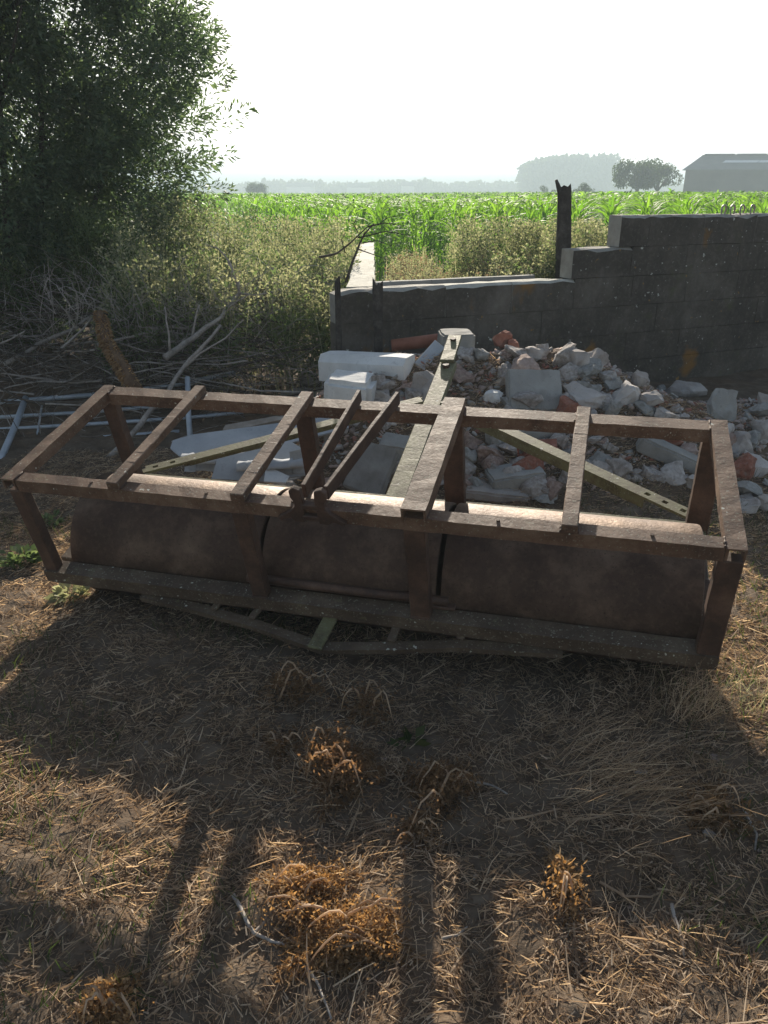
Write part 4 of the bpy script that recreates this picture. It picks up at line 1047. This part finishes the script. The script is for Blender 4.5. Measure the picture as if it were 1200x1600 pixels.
branch_thing('dead_branch', [(8, 570, 6.5), (60, 537, 6.6), (120, 510, 6.7), (152, 488, 6.8), (200, 465, 6.8)], .022, W_, 'long pale branch rising to the right along the top of the brush pile', 'branch',
             [([(95, 545, 6.5), (130, 513, 6.6), (160, 480, 6.7)], .014), ([(120, 510, 6.7), (123, 480, 6.7), (120, 455, 6.7)], .006)])
branch_thing('dead_branch', [(500, 402, 6.1), (527, 396, 6.05), (555, 372, 6.0), (577, 352, 6.0)], .010, K_, 'dark bare branch arching over the left end of the block wall', 'branch',
             [([(540, 440, 5.95), (552, 405, 6.0), (570, 366, 6.0), (584, 350, 6.0)], .012), ([(560, 372, 6.0), (600, 362, 6.0), (640, 368, 6.0)], .006), ([(560, 390, 6.0), (585, 398, 6.0), (612, 408, 6.0)], .005), ([(575, 354, 6.0), (600, 348, 6.0), (625, 352, 6.0)], .006), ([(567, 380, 6.0), (590, 376, 6.0), (615, 385, 6.0)], .005), ([(540, 395, 6.0), (533, 375, 6.0), (540, 362, 6.0)], .005), ([(560, 364, 6.0), (552, 350, 6.0), (560, 335, 6.0)], .005), ([(590, 352, 6.0), (604, 340, 6.0), (625, 336, 6.0)], .004)], n=8)
# shaggy brown stem
pts = path([(158, 490, 6.3), (168, 535, 6.1), (188, 568, 5.9), (214, 612, 5.6)])
e = branch_thing('shaggy_stem', pts, .035, M['shaggy'], 'thick shaggy brown dead stem hanging down behind the left rear post', 'branch', r1=.05, n=9)
qb = QB(); n = 1500; t = rng.random(n) ** .8 * 2.98; i0 = np.minimum(t.astype(int), 2); f = (t - i0)[:, None]; A = np.array([p[:] for p in pts]); P = A[i0] * (1 - f) + A[i0 + 1] * f - np.array(pts[0][:])
d = unit(rng.normal(size=(n, 3))); qb.add(leaf_quads(P + d * .035, d + np.array([0, 0, -.8]), np.full(n, .045), np.full(n, .013))); qb.build('dead_needles', [M['dead_leaf'], M['weed_brown']], e)
# random countable branches of the pile
for i in range(85):
    px = random.uniform(-40, 400) ; py = random.uniform(460, 640)
    Y = 5.6 + (690 - py) * .0062; p = atY(px, py, Y); p.z = max(p.z, gzf(p.x, p.y) + .03)
    a = random.gauss(0, .35) + (math.pi if random.random() < .5 else 0); L = random.uniform(.5, 1.5); pts = []
    d = Vector((math.cos(a), math.sin(a) * .6, random.uniform(-.12, .25))); q = p - d * L / 2
    for k in range(5):
        pts.append(q.copy()); q = q + d * L / 4 + Vector((0, 0, -.01)); d = (d + Vector((random.gauss(0, .12), random.gauss(0, .12), random.gauss(0, .12)))).normalized() * d.length
    for v in pts: v.z = max(v.z, gzf(v.x, v.y) + .015)
    pale = random.random() < .4
    branch_thing('dead_branch', pts, random.choice([.007, .009, .012, .016]), W_ if pale else K_, 'thin pale dead branch tangled in the brush pile left of the rubble' if pale else 'thin dark dead branch tangled in the brush pile left of the rubble', 'branch',
                 group='pale branches of the brush pile' if pale else 'dark branches of the brush pile', n=5)

bmk = [('the thick forked branch', 315, 500, 6.4), ('the long slanting pole', 240, 640, 5.7), ('the shaggy brown stem', 188, 560, 6), ('the left gate upright', 20, 680, 5.7), ('the right gate upright', 294, 640, 5.9), ('the long pale top branch', 90, 525, 6.6), ('the frame corner', 165, 607, 3.7), ('the tall weeds', 400, 560, 6.4)]
def bend_adj(o):
    b_ = o.bound_box; w_ = b_[6][0] - b_[0][0]; h_ = b_[6][2] - b_[0][2]
    return ('steep ' if h_ > w_ * .5 else 'level ' if h_ < w_ * .15 else 'slanting ')
relabel([(o, bend_adj(o) + ('pale' if 'thin pale' in o['label'] else 'dark')) for o in list(bpy.data.objects) if 'dead branch tangled' in o.get('label', '')], [(n_, atY(a, b_, c_)) for n_, a, b_, c_ in bmk], 'dead branch')
# fine twigs
n = 4600; px = rng.uniform(-60, 520, n); py = rng.uniform(430, 700, n); k = ~((px > 400) & (py > 600)) & ((py < 605) | (rng.random(n) < .22)); px, py = px[k], py[k]; n = len(px)
P = np.array([atY(a, b, 5.7 + (690 - b) * .0062 + random.uniform(-.15, .3))[:] for a, b in zip(px, py)]); P[:, 2] = np.maximum(P[:, 2], gz(P[:, 0], P[:, 1]) + .02)
D = np.stack([rng.normal(0, 1, n), rng.normal(0, .5, n), rng.normal(.15, .45, n)], -1); L = rng.uniform(.12, .5, n)
qb = QB(); qb.add(strips(P, P + unit(D) * L[:, None], rng.uniform(.003, .007, n), .12, 3), np.repeat(rng.integers(0, 2, n), 3)); o = qb.build('twigs', [W_, K_]); info(o, 'fine tangled dry twigs of the brush pile', 'twigs', kind='stuff')
# arching thin suckers above the pile
qb = QB(); n = 240; px = rng.uniform(60, 430, n); py = rng.uniform(470, 540, n); P = np.array([atY(a, b, 6.6)[:] for a, b in zip(px, py)])
qb.add(strips(P, P + np.stack([rng.normal(0, .25, n), rng.normal(0, .15, n), rng.uniform(.1, .5, n)], -1), np.full(n, .007), .3, 6)); o = qb.build('arching_twigs', [W_]); info(o, 'thin curling bare twigs rising out of the brush pile', 'twigs', kind='stuff')
# tubular gate lying in the brush
gate = empty('tubular_gate', atY(20, 690, 5.5)); info(gate, 'old galvanised tubular gate lying under the brush pile behind the roller frame', 'gate')
g0 = Vector(gate.location)
for nm, pts, r in (('rail', [(-60, 634, 6.35), (80, 622, 6.35), (190, 614, 6.4), (290, 598, 6.5), (368, 582, 6.6)], .021), ('rail', [(-60, 655, 6.1), (120, 645, 6.15), (290, 632, 6.3), (380, 622, 6.4)], .015), ('rail', [(-60, 674, 5.9), (120, 664, 5.95), (300, 652, 6.05), (380, 644, 6.1)], .015),
                   ('rail', [(-60, 692, 5.7), (150, 684, 5.75), (280, 674, 5.8)], .015), ('upright', [(40, 622, 6.1), (22, 670, 5.6), (2, 715, 5.2), (-12, 745, 5.0)], .024), ('upright', [(293, 590, 5.9), (294, 640, 5.7), (297, 684, 5.5)], .021), ('upright', [(66, 632, 6.25), (58, 680, 5.8)], .008)):
    tube(nm, [p - g0 for p in path(pts)], r, M['pipe'], gate, n=10)

# ================================================================== GROUND COVER IN THE FOREGROUND
def gpts(n, x0=-2.6, x1=2.9, y0=.85, y1=5.4):
    x = rng.uniform(x0, x1, n); y = y0 + (y1 - y0) * rng.random(n) ** 1.15; return x, y
n = 360000; x, y = gpts(n); k = (np.abs(x) < .62 * y + .45) & (rng.random(n) < np.clip(.85 + 1.1 * vn(x, y, .45, 40) + .8 * vn(x, y, .12, 41), .4, 1)); x, y = x[k], y[k]; n = len(x)
L = rng.uniform(.010, .045, n) * (1 + 2.0 * (rng.random(n) < .025)); an = rng.uniform(0, 6.3, n) ; el = np.abs(rng.normal(0, .26, n)); an = np.where(rng.random(n) < .5, 9 * vn(x, y, .35, 44) + rng.normal(0, .5, n), an)
P = np.stack([x, y, gz(x, y) + rng.uniform(-.002, .02, n) * np.clip(.7 + 2 * vn(x, y, .08, 43), .2, 1.6)], -1); D = np.stack([np.cos(an) * np.cos(el), np.sin(an) * np.cos(el), np.sin(el)], -1) * L[:, None]
qb = QB(); mi = rng.choice([0, 0, 0, 0, 1, 1], n); wd = rng.uniform(.0016, .0048, n)
qb.add(strips(P, P + D, wd, .0, 1), mi); o = qb.build('straw_litter', [M['straw'], M['weed_brown'], M['weed_pale']]); info(o, 'matted dry straw and mown stalks covering the foreground', 'straw', kind='stuff')
# coarse stalk stubble to the right foreground
n = 2600; x, y = gpts(n, -2.2, 2.2, .9, 3.4); L = rng.uniform(.04, .15, n) * np.where(x > -.3, 1, .7); an = rng.normal(1.1, .8, n)
P = np.stack([x, y, gz(x, y) + .012], -1); qb = QB(); qb.add(strips(P, P + np.stack([np.cos(an), np.sin(an), rng.uniform(0, .25, n)], -1) * L[:, None], rng.uniform(.002, .0055, n), .08, 3))
o = qb.build('broken_stalks', [M['straw']]); info(o, 'coarse broken dry stalks strewn over the foreground', 'straw', kind='stuff')
# short living grass
n = 16000; x, y = gpts(n, -2.6, 3.2, 1.1, 4.6); w = vn(x, y, .5, 50) + .25 * ((y > 1.95) & (y < 2.9)) + .22 * (x > 1.0) - .1; k = w > .1; x, y = x[k], y[k]; n = len(x)
P = np.stack([x, y, gz(x, y)], -1); H = rng.uniform(.02, .075, n); D = np.stack([rng.normal(0, .4, n), rng.normal(0, .4, n), np.ones(n)], -1) * H[:, None]
qb = QB(); qb.add(strips(P, P + D, np.full(n, .003), .12, 2)); o = qb.build('short_grass', [M['grass']]); info(o, 'thin short green grass growing under and in front of the roller', 'grass', kind='stuff')
# fine crumbs of soil and little stones
n = 5200; x, y = gpts(n); s = .003 + .012 * rng.random(n) ** 3
V, Q = stamp(tv, tq, np.stack([x, y, gz(x, y) + s * .2], -1), rots(n, None, rng.uniform(-1, 1, n), None, s)); mi = np.repeat(rng.choice([0, 1, 1, 1], n), len(tq))
o = fast_mesh('gravel', V, Q, [M['rubble_warm'], M['ground']], mi); info(o, 'scattered soil crumbs and tiny stones between the straw', 'gravel', kind='stuff')
# grass tufts
def tuft(px, py, n, h, m, label, cat='grass tuft', spread=.05, lean=(0, 0)):
    p = on_ground(px, py); qb = QB(); P = np.stack([rng.normal(0, spread, n), rng.normal(0, spread, n), np.zeros(n)], -1)
    H = h * rng.uniform(.4, 1.1, n); D = np.stack([rng.normal(lean[0], .35, n), rng.normal(lean[1], .35, n), np.ones(n)], -1) * H[:, None]
    qb.add(strips(P, P + D, np.full(n, .0018), .18, 5)); o = qb.build('grass_tuft', [m]); o.location = p; return info(o, label, cat)
tuft(1085, 1120, 160, .26, M['straw'], 'pale dry grass tuft in front of the right end of the roller', spread=.07, lean=(.3, -.1))
tuft(1000, 1110, 90, .16, M['straw'], 'low dry grass tuft left of the pale tuft at the roller\'s right end', spread=.09)
tuft(300, 1000, 150, .10, M['weed_brown'], 'brownish dry grass tuft in front of the left drum', spread=.12)
tuft(420, 985, 120, .10, M['grass'], 'short green grass tuft under the bowed bar left of the middle strut', spread=.12)
tuft(960, 1240, 220, .16, M['straw'], 'long brown-brown combed grass bunch lying in the right foreground', spread=.10, lean=(1.2, -.6))
tuft(880, 1190, 160, .18, M['straw'], 'flattened tan grass bunch between the drums and the long combed bunch', spread=.10, lean=(1.1, -.3))
tuft(1165, 1100, 80, .10, M['weed_pale'], 'sunlit dry grass tuft beyond the right corner post', spread=.06)
def rosette(px, py, n, s, m, label):
    p = on_ground(px, py); qb = QB(); an = rng.uniform(0, 6.3, n); r = rng.uniform(.01, s, n); P = np.stack([np.cos(an) * r, np.sin(an) * r, rng.uniform(.005, .05, n)], -1)
    D = np.stack([np.cos(an), np.sin(an), rng.uniform(.1, 1.2, n)], -1); q = rng.uniform(.7, 1.3, n); qb.add(leaf_quads(P, D, .05 * q, .026 * q)); o = qb.build('leafy_weed', [m]); o.location = p; return info(o, label, 'weed')
rosette(38, 880, 160, .09, M['weed_green'], 'small bright green leafy weed in the sun left of the roller')
rosette(75, 822, 60, .07, M['weed_green'], 'low yellow-green weed just behind the left front post')
rosette(640, 1172, 14, .03, M['grass'], 'tiny dark green seedling in the shade in the middle foreground')
rosette(110, 1235 - 300, 90, .07, M['weed_pale'], 'pale dry weed at the left end of the left drum')
# uprooted dried weeds: bent stems with crinkled dead leaves
def dried_weed(px, py, wpx, hpx, nst, nl, label, leafm='dead_leaf', hgt=.12, ls=.026):
    p = on_ground(px, py); s = scale_at(p); w, h = wpx * s, hpx * s / .62; e = empty('dried_weed', p); info(e, label, 'dried weed'); sb_ = Bag(); qb = QB()
    for i in range(nst):
        a = random.uniform(-.5, .5) + (math.pi if random.random() < .5 else 0); L = random.uniform(.6, 1) * .6
        x0, y0_ = random.uniform(-.2, .2) * w, random.uniform(-.3, .3) * h; pts = []
        for k in range(7):
            t = k / 6; xx = x0 + math.cos(a) * w * L * t; yy = y0_ + math.sin(a) * h * L * t + .1 * h * math.sin(t * 3 + i)
            zz = gzf(p.x + xx, p.y + yy) - p.z + hgt * random.uniform(.7, 1) * math.sin(t * math.pi) ** .7 + .008; pts.append(Vector((xx, yy, zz)))
        sb_.add(*tube_data(pts, [.0045 * (1 - .6 * k / 6) for k in range(7)], 5))
        A = np.array([q[:] for q in pts]); m = nl * 2 // nst; t = rng.random(m) * 5.99; i0 = t.astype(int); f = (t - i0)[:, None]; P = A[i0] * (1 - f) + A[i0 + 1] * f + rng.normal(size=(m, 3)) * [.025, .025, .014]
        P[:, 2] = np.maximum(P[:, 2] - rng.random(m) * .05, gz(P[:, 0] + p.x, P[:, 1] + p.y) - p.z + .002)
        q = rng.uniform(.4, 1.4, m) * ls * .55; qb.add(leaf_quads(P, rng.normal(size=(m, 3)), q, q * .5, -.2))
    m = int(nl * 3.4); a = rng.uniform(0, 6.3, m); r = rng.random(m) ** .6; lum = 1 + .3 * np.sin(a * 3 + px) + .2 * np.sin(a * 7 + py)
    xx = np.cos(a) * r * lum * w * .48; yy = np.sin(a) * r * lum * h * .48; top = hgt * .8 * (1 - r ** 1.5) * (.5 + .9 * np.clip(vn(xx * 10 + px, yy * 10, .4) + .5, 0, 1))
    P = np.stack([xx, yy, gz(xx + p.x, yy + p.y) - p.z + .003 + top * rng.random(m)], -1)
    q = rng.uniform(.4, 1.2, m) * ls * .72; D = rng.normal(size=(m, 3)); D[:, :2] += np.stack([np.cos(a), np.sin(a)], -1) * .6
    fib = rng.random(m) < .35; qb.add(leaf_quads(P[~fib], D[~fib], q[~fib], q[~fib] * .6, .2)); qb.add(strips(P[fib], P[fib] + unit(D[fib]) * np.array([1, 1, .5]) * (q[fib] * 2.6)[:, None], np.full(fib.sum(), .0028), .15, 2))
    sb_.build('stem', M['straw'], e, True); qb.build('dead_leaves', [M[leafm]], e)
dried_weed(535, 1215, 105, 95, 5, 620, 'heaped orange-brown dried weed with a bent stem in the shaded middle foreground', hgt=.14, leafm='shaded_dead_leaf')
dried_weed(490, 1395, 120, 60, 6, 700, 'bright orange dried weed in the sun, upper one of the pair at the bottom', hgt=.06, ls=.022)
dried_weed(530, 1475, 190, 75, 9, 1300, 'bright orange sprawling dried weed in the sun, lower and wider one of the pair', hgt=.06, ls=.022)
dried_weed(455, 1085, 100, 50, 3, 160, 'arched brown dried weed stem just in front of the bowed bar', hgt=.13, leafm='shaded_dead_leaf')
dried_weed(575, 1120, 60, 60, 3, 120, 'small arched dried weed right of the roller\'s middle strut', hgt=.12, leafm='shaded_dead_leaf')
dried_weed(440, 1175, 50, 40, 3, 140, 'small reddish brown dried clump left of the heaped orange-brown weed', hgt=.04, leafm='shaded_dead_leaf')
dried_weed(685, 1240, 110, 90, 5, 420, 'drooping orange-brown dried weed right of the heaped one', hgt=.10, leafm='shaded_dead_leaf')
dried_weed(880, 1390, 40, 80, 3, 200, 'small upright orange dried weed in the shade of the right foreground', hgt=.09)
dried_weed(1110, 1275, 90, 60, 4, 260, 'dark orange dried weed near the right edge of the foreground', hgt=.07, leafm='shaded_dead_leaf')
dried_weed(175, 1580, 70, 60, 4, 260, 'orange dried weed at the bottom left of the foreground', hgt=.08)
dried_weed(650, 1310, 60, 50, 3, 120, 'scattered brown dead leaves below the drooping dried weed', hgt=.04, leafm='shaded_dead_leaf')
# loose sticks
def stick(pts, r, m, label):
    q = []
    for a, b in pts:
        p = on_ground(a, b); p.z += .012 + r; q.append(p)
    o0 = q[0].copy(); out = []
    for i in range(len(q) - 1):
        for k in range(4): c = q[i].lerp(q[i + 1], k / 4); c.z = max(c.z, gzf(c.x, c.y) + r + .004); out.append(c + Vector(noise.noise_vector(c * 30)) * .003 - o0)
    out.append(q[-1] - o0); o = tube('stick', out, [r * (1 - .5 * i / (len(out) - 1)) for i in range(len(out))], m, n=6); o.location = o0; return info(o, label, 'stick')
stick([(366, 1408), (385, 1445), (398, 1466), (425, 1478), (445, 1484)], .0065, W_, 'pale crooked stick lying across the left stripe of shade')
stick([(398, 1466), (412, 1450), (418, 1440)], .005, W_, 'short side shoot lying against the pale crooked stick')
stick([(716, 1215), (730, 1226), (770, 1234), (792, 1247)], .005, W_, 'pale bent stick in the shade below the middle drum')
stick([(783, 1288), (830, 1282), (876, 1270)], .0045, M['straw'], 'straight pale stick in the centre right shade, left one of two')
stick([(885, 1292), (915, 1286), (948, 1280)], .0045, M['straw'], 'straight pale stick in the centre right shade, right one of two')
stick([(936, 1385), (975, 1408), (1015, 1408), (1065, 1393)], .004, M['straw'], 'long curved straw-coloured stalk in the right foreground')
stick([(880, 1160), (840, 1180), (800, 1195)], .003, M['straw'], 'thin straight stalk slanting in the shade right of centre')
stick([(1095, 1155), (1150, 1150), (1196, 1146)], .003, M['straw'], 'thin straight stalk near the right edge below the corner post')
stick([(896, 1450), (900, 1510), (902, 1550)], .0045, M['straw'], 'upright pale stalk at the edge of the sunlit strip, lower right')
stick([(690, 1476), (715, 1468), (730, 1455)], .0045, W_, 'short pale stick between the two right stripes of shade')
stick([(480, 1518), (500, 1550), (518, 1600)], .005, W_, 'grey stick at the bottom edge below the orange dried weeds')
stick([(1048, 1420), (1062, 1470), (1068, 1510)], .0055, W_, 'broad grey stalk standing out at the lower right')
stick([(1160, 1270), (1180, 1310), (1178, 1335)], .005, W_, 'grey crooked stalk near the right edge of the foreground')
stick([(872, 1480), (885, 1500), (868, 1535)], .004, M['straw'], 'thin yellow stalk leaning at the top of the lower right sunlit strip')
for px_, py_, s, k, lb in ((1001, 1208, .035, 'rubble', 'pale pinkish stone left of centre in the right foreground shade'), (1122, 1190, .045, 'rubble_warm', 'flat pinkish stone near the right edge of the foreground'), (984, 1190, .022, 'rubble_warm', 'small stone just above the pale pinkish stone'), (1108, 1306, .03, 'rubble', 'grey stone below the dark orange dried weed'), (62, 1414, .018, 'rubble_warm', 'small pink stone at the edge of the shade, lower left'),
                           (697, 1306, .02, 'rubble', 'small grey stone in the centre foreground shade'), (940, 1313, .02, 'rubble_warm', 'small brown stone below the two straight sticks'), (742, 1370, .016, 'rubble', 'tiny white stone in the lower centre shade'), (230, 1160, .02, 'rubble', 'small grey stone in the shade of the left foreground'), (812, 1190, .014, 'rubble', 'tiny pale stone right of centre in the shade')):
    p = on_ground(px_, py_); o = link('stone', mesh_of(k, hash(lb) % 9 if False else len(lb) % 9)); o.scale = (s * 1.5, s, s * .6); o.location = p + Vector((0, 0, s * .15)); o.rotation_euler = (.1, .1, len(lb)); info(o, lb, 'stone')

# ================================================================== HAZE
bm = bmesh.new(); bmesh.ops.create_cube(bm, size=1)
for v in bm.verts: v.co = Vector((v.co.x * 5400, (v.co.y + .5) * 3900 - 100, (v.co.z + .5) * 32.5 - 2.0))
s = NT('haze_air'); pv = s.N('ShaderNodeVolumePrincipled'); pv.inputs['Color'].default_value = (.77, .91, 1, 1); pv.inputs['Density'].default_value = .0021; pv.inputs['Anisotropy'].default_value = 0.0
s.L(pv.outputs[0], s.out.inputs['Volume']); hz = bm_obj('haze', bm, s.m); info(hz, 'pale blue summer haze over the fields', kind='stuff')
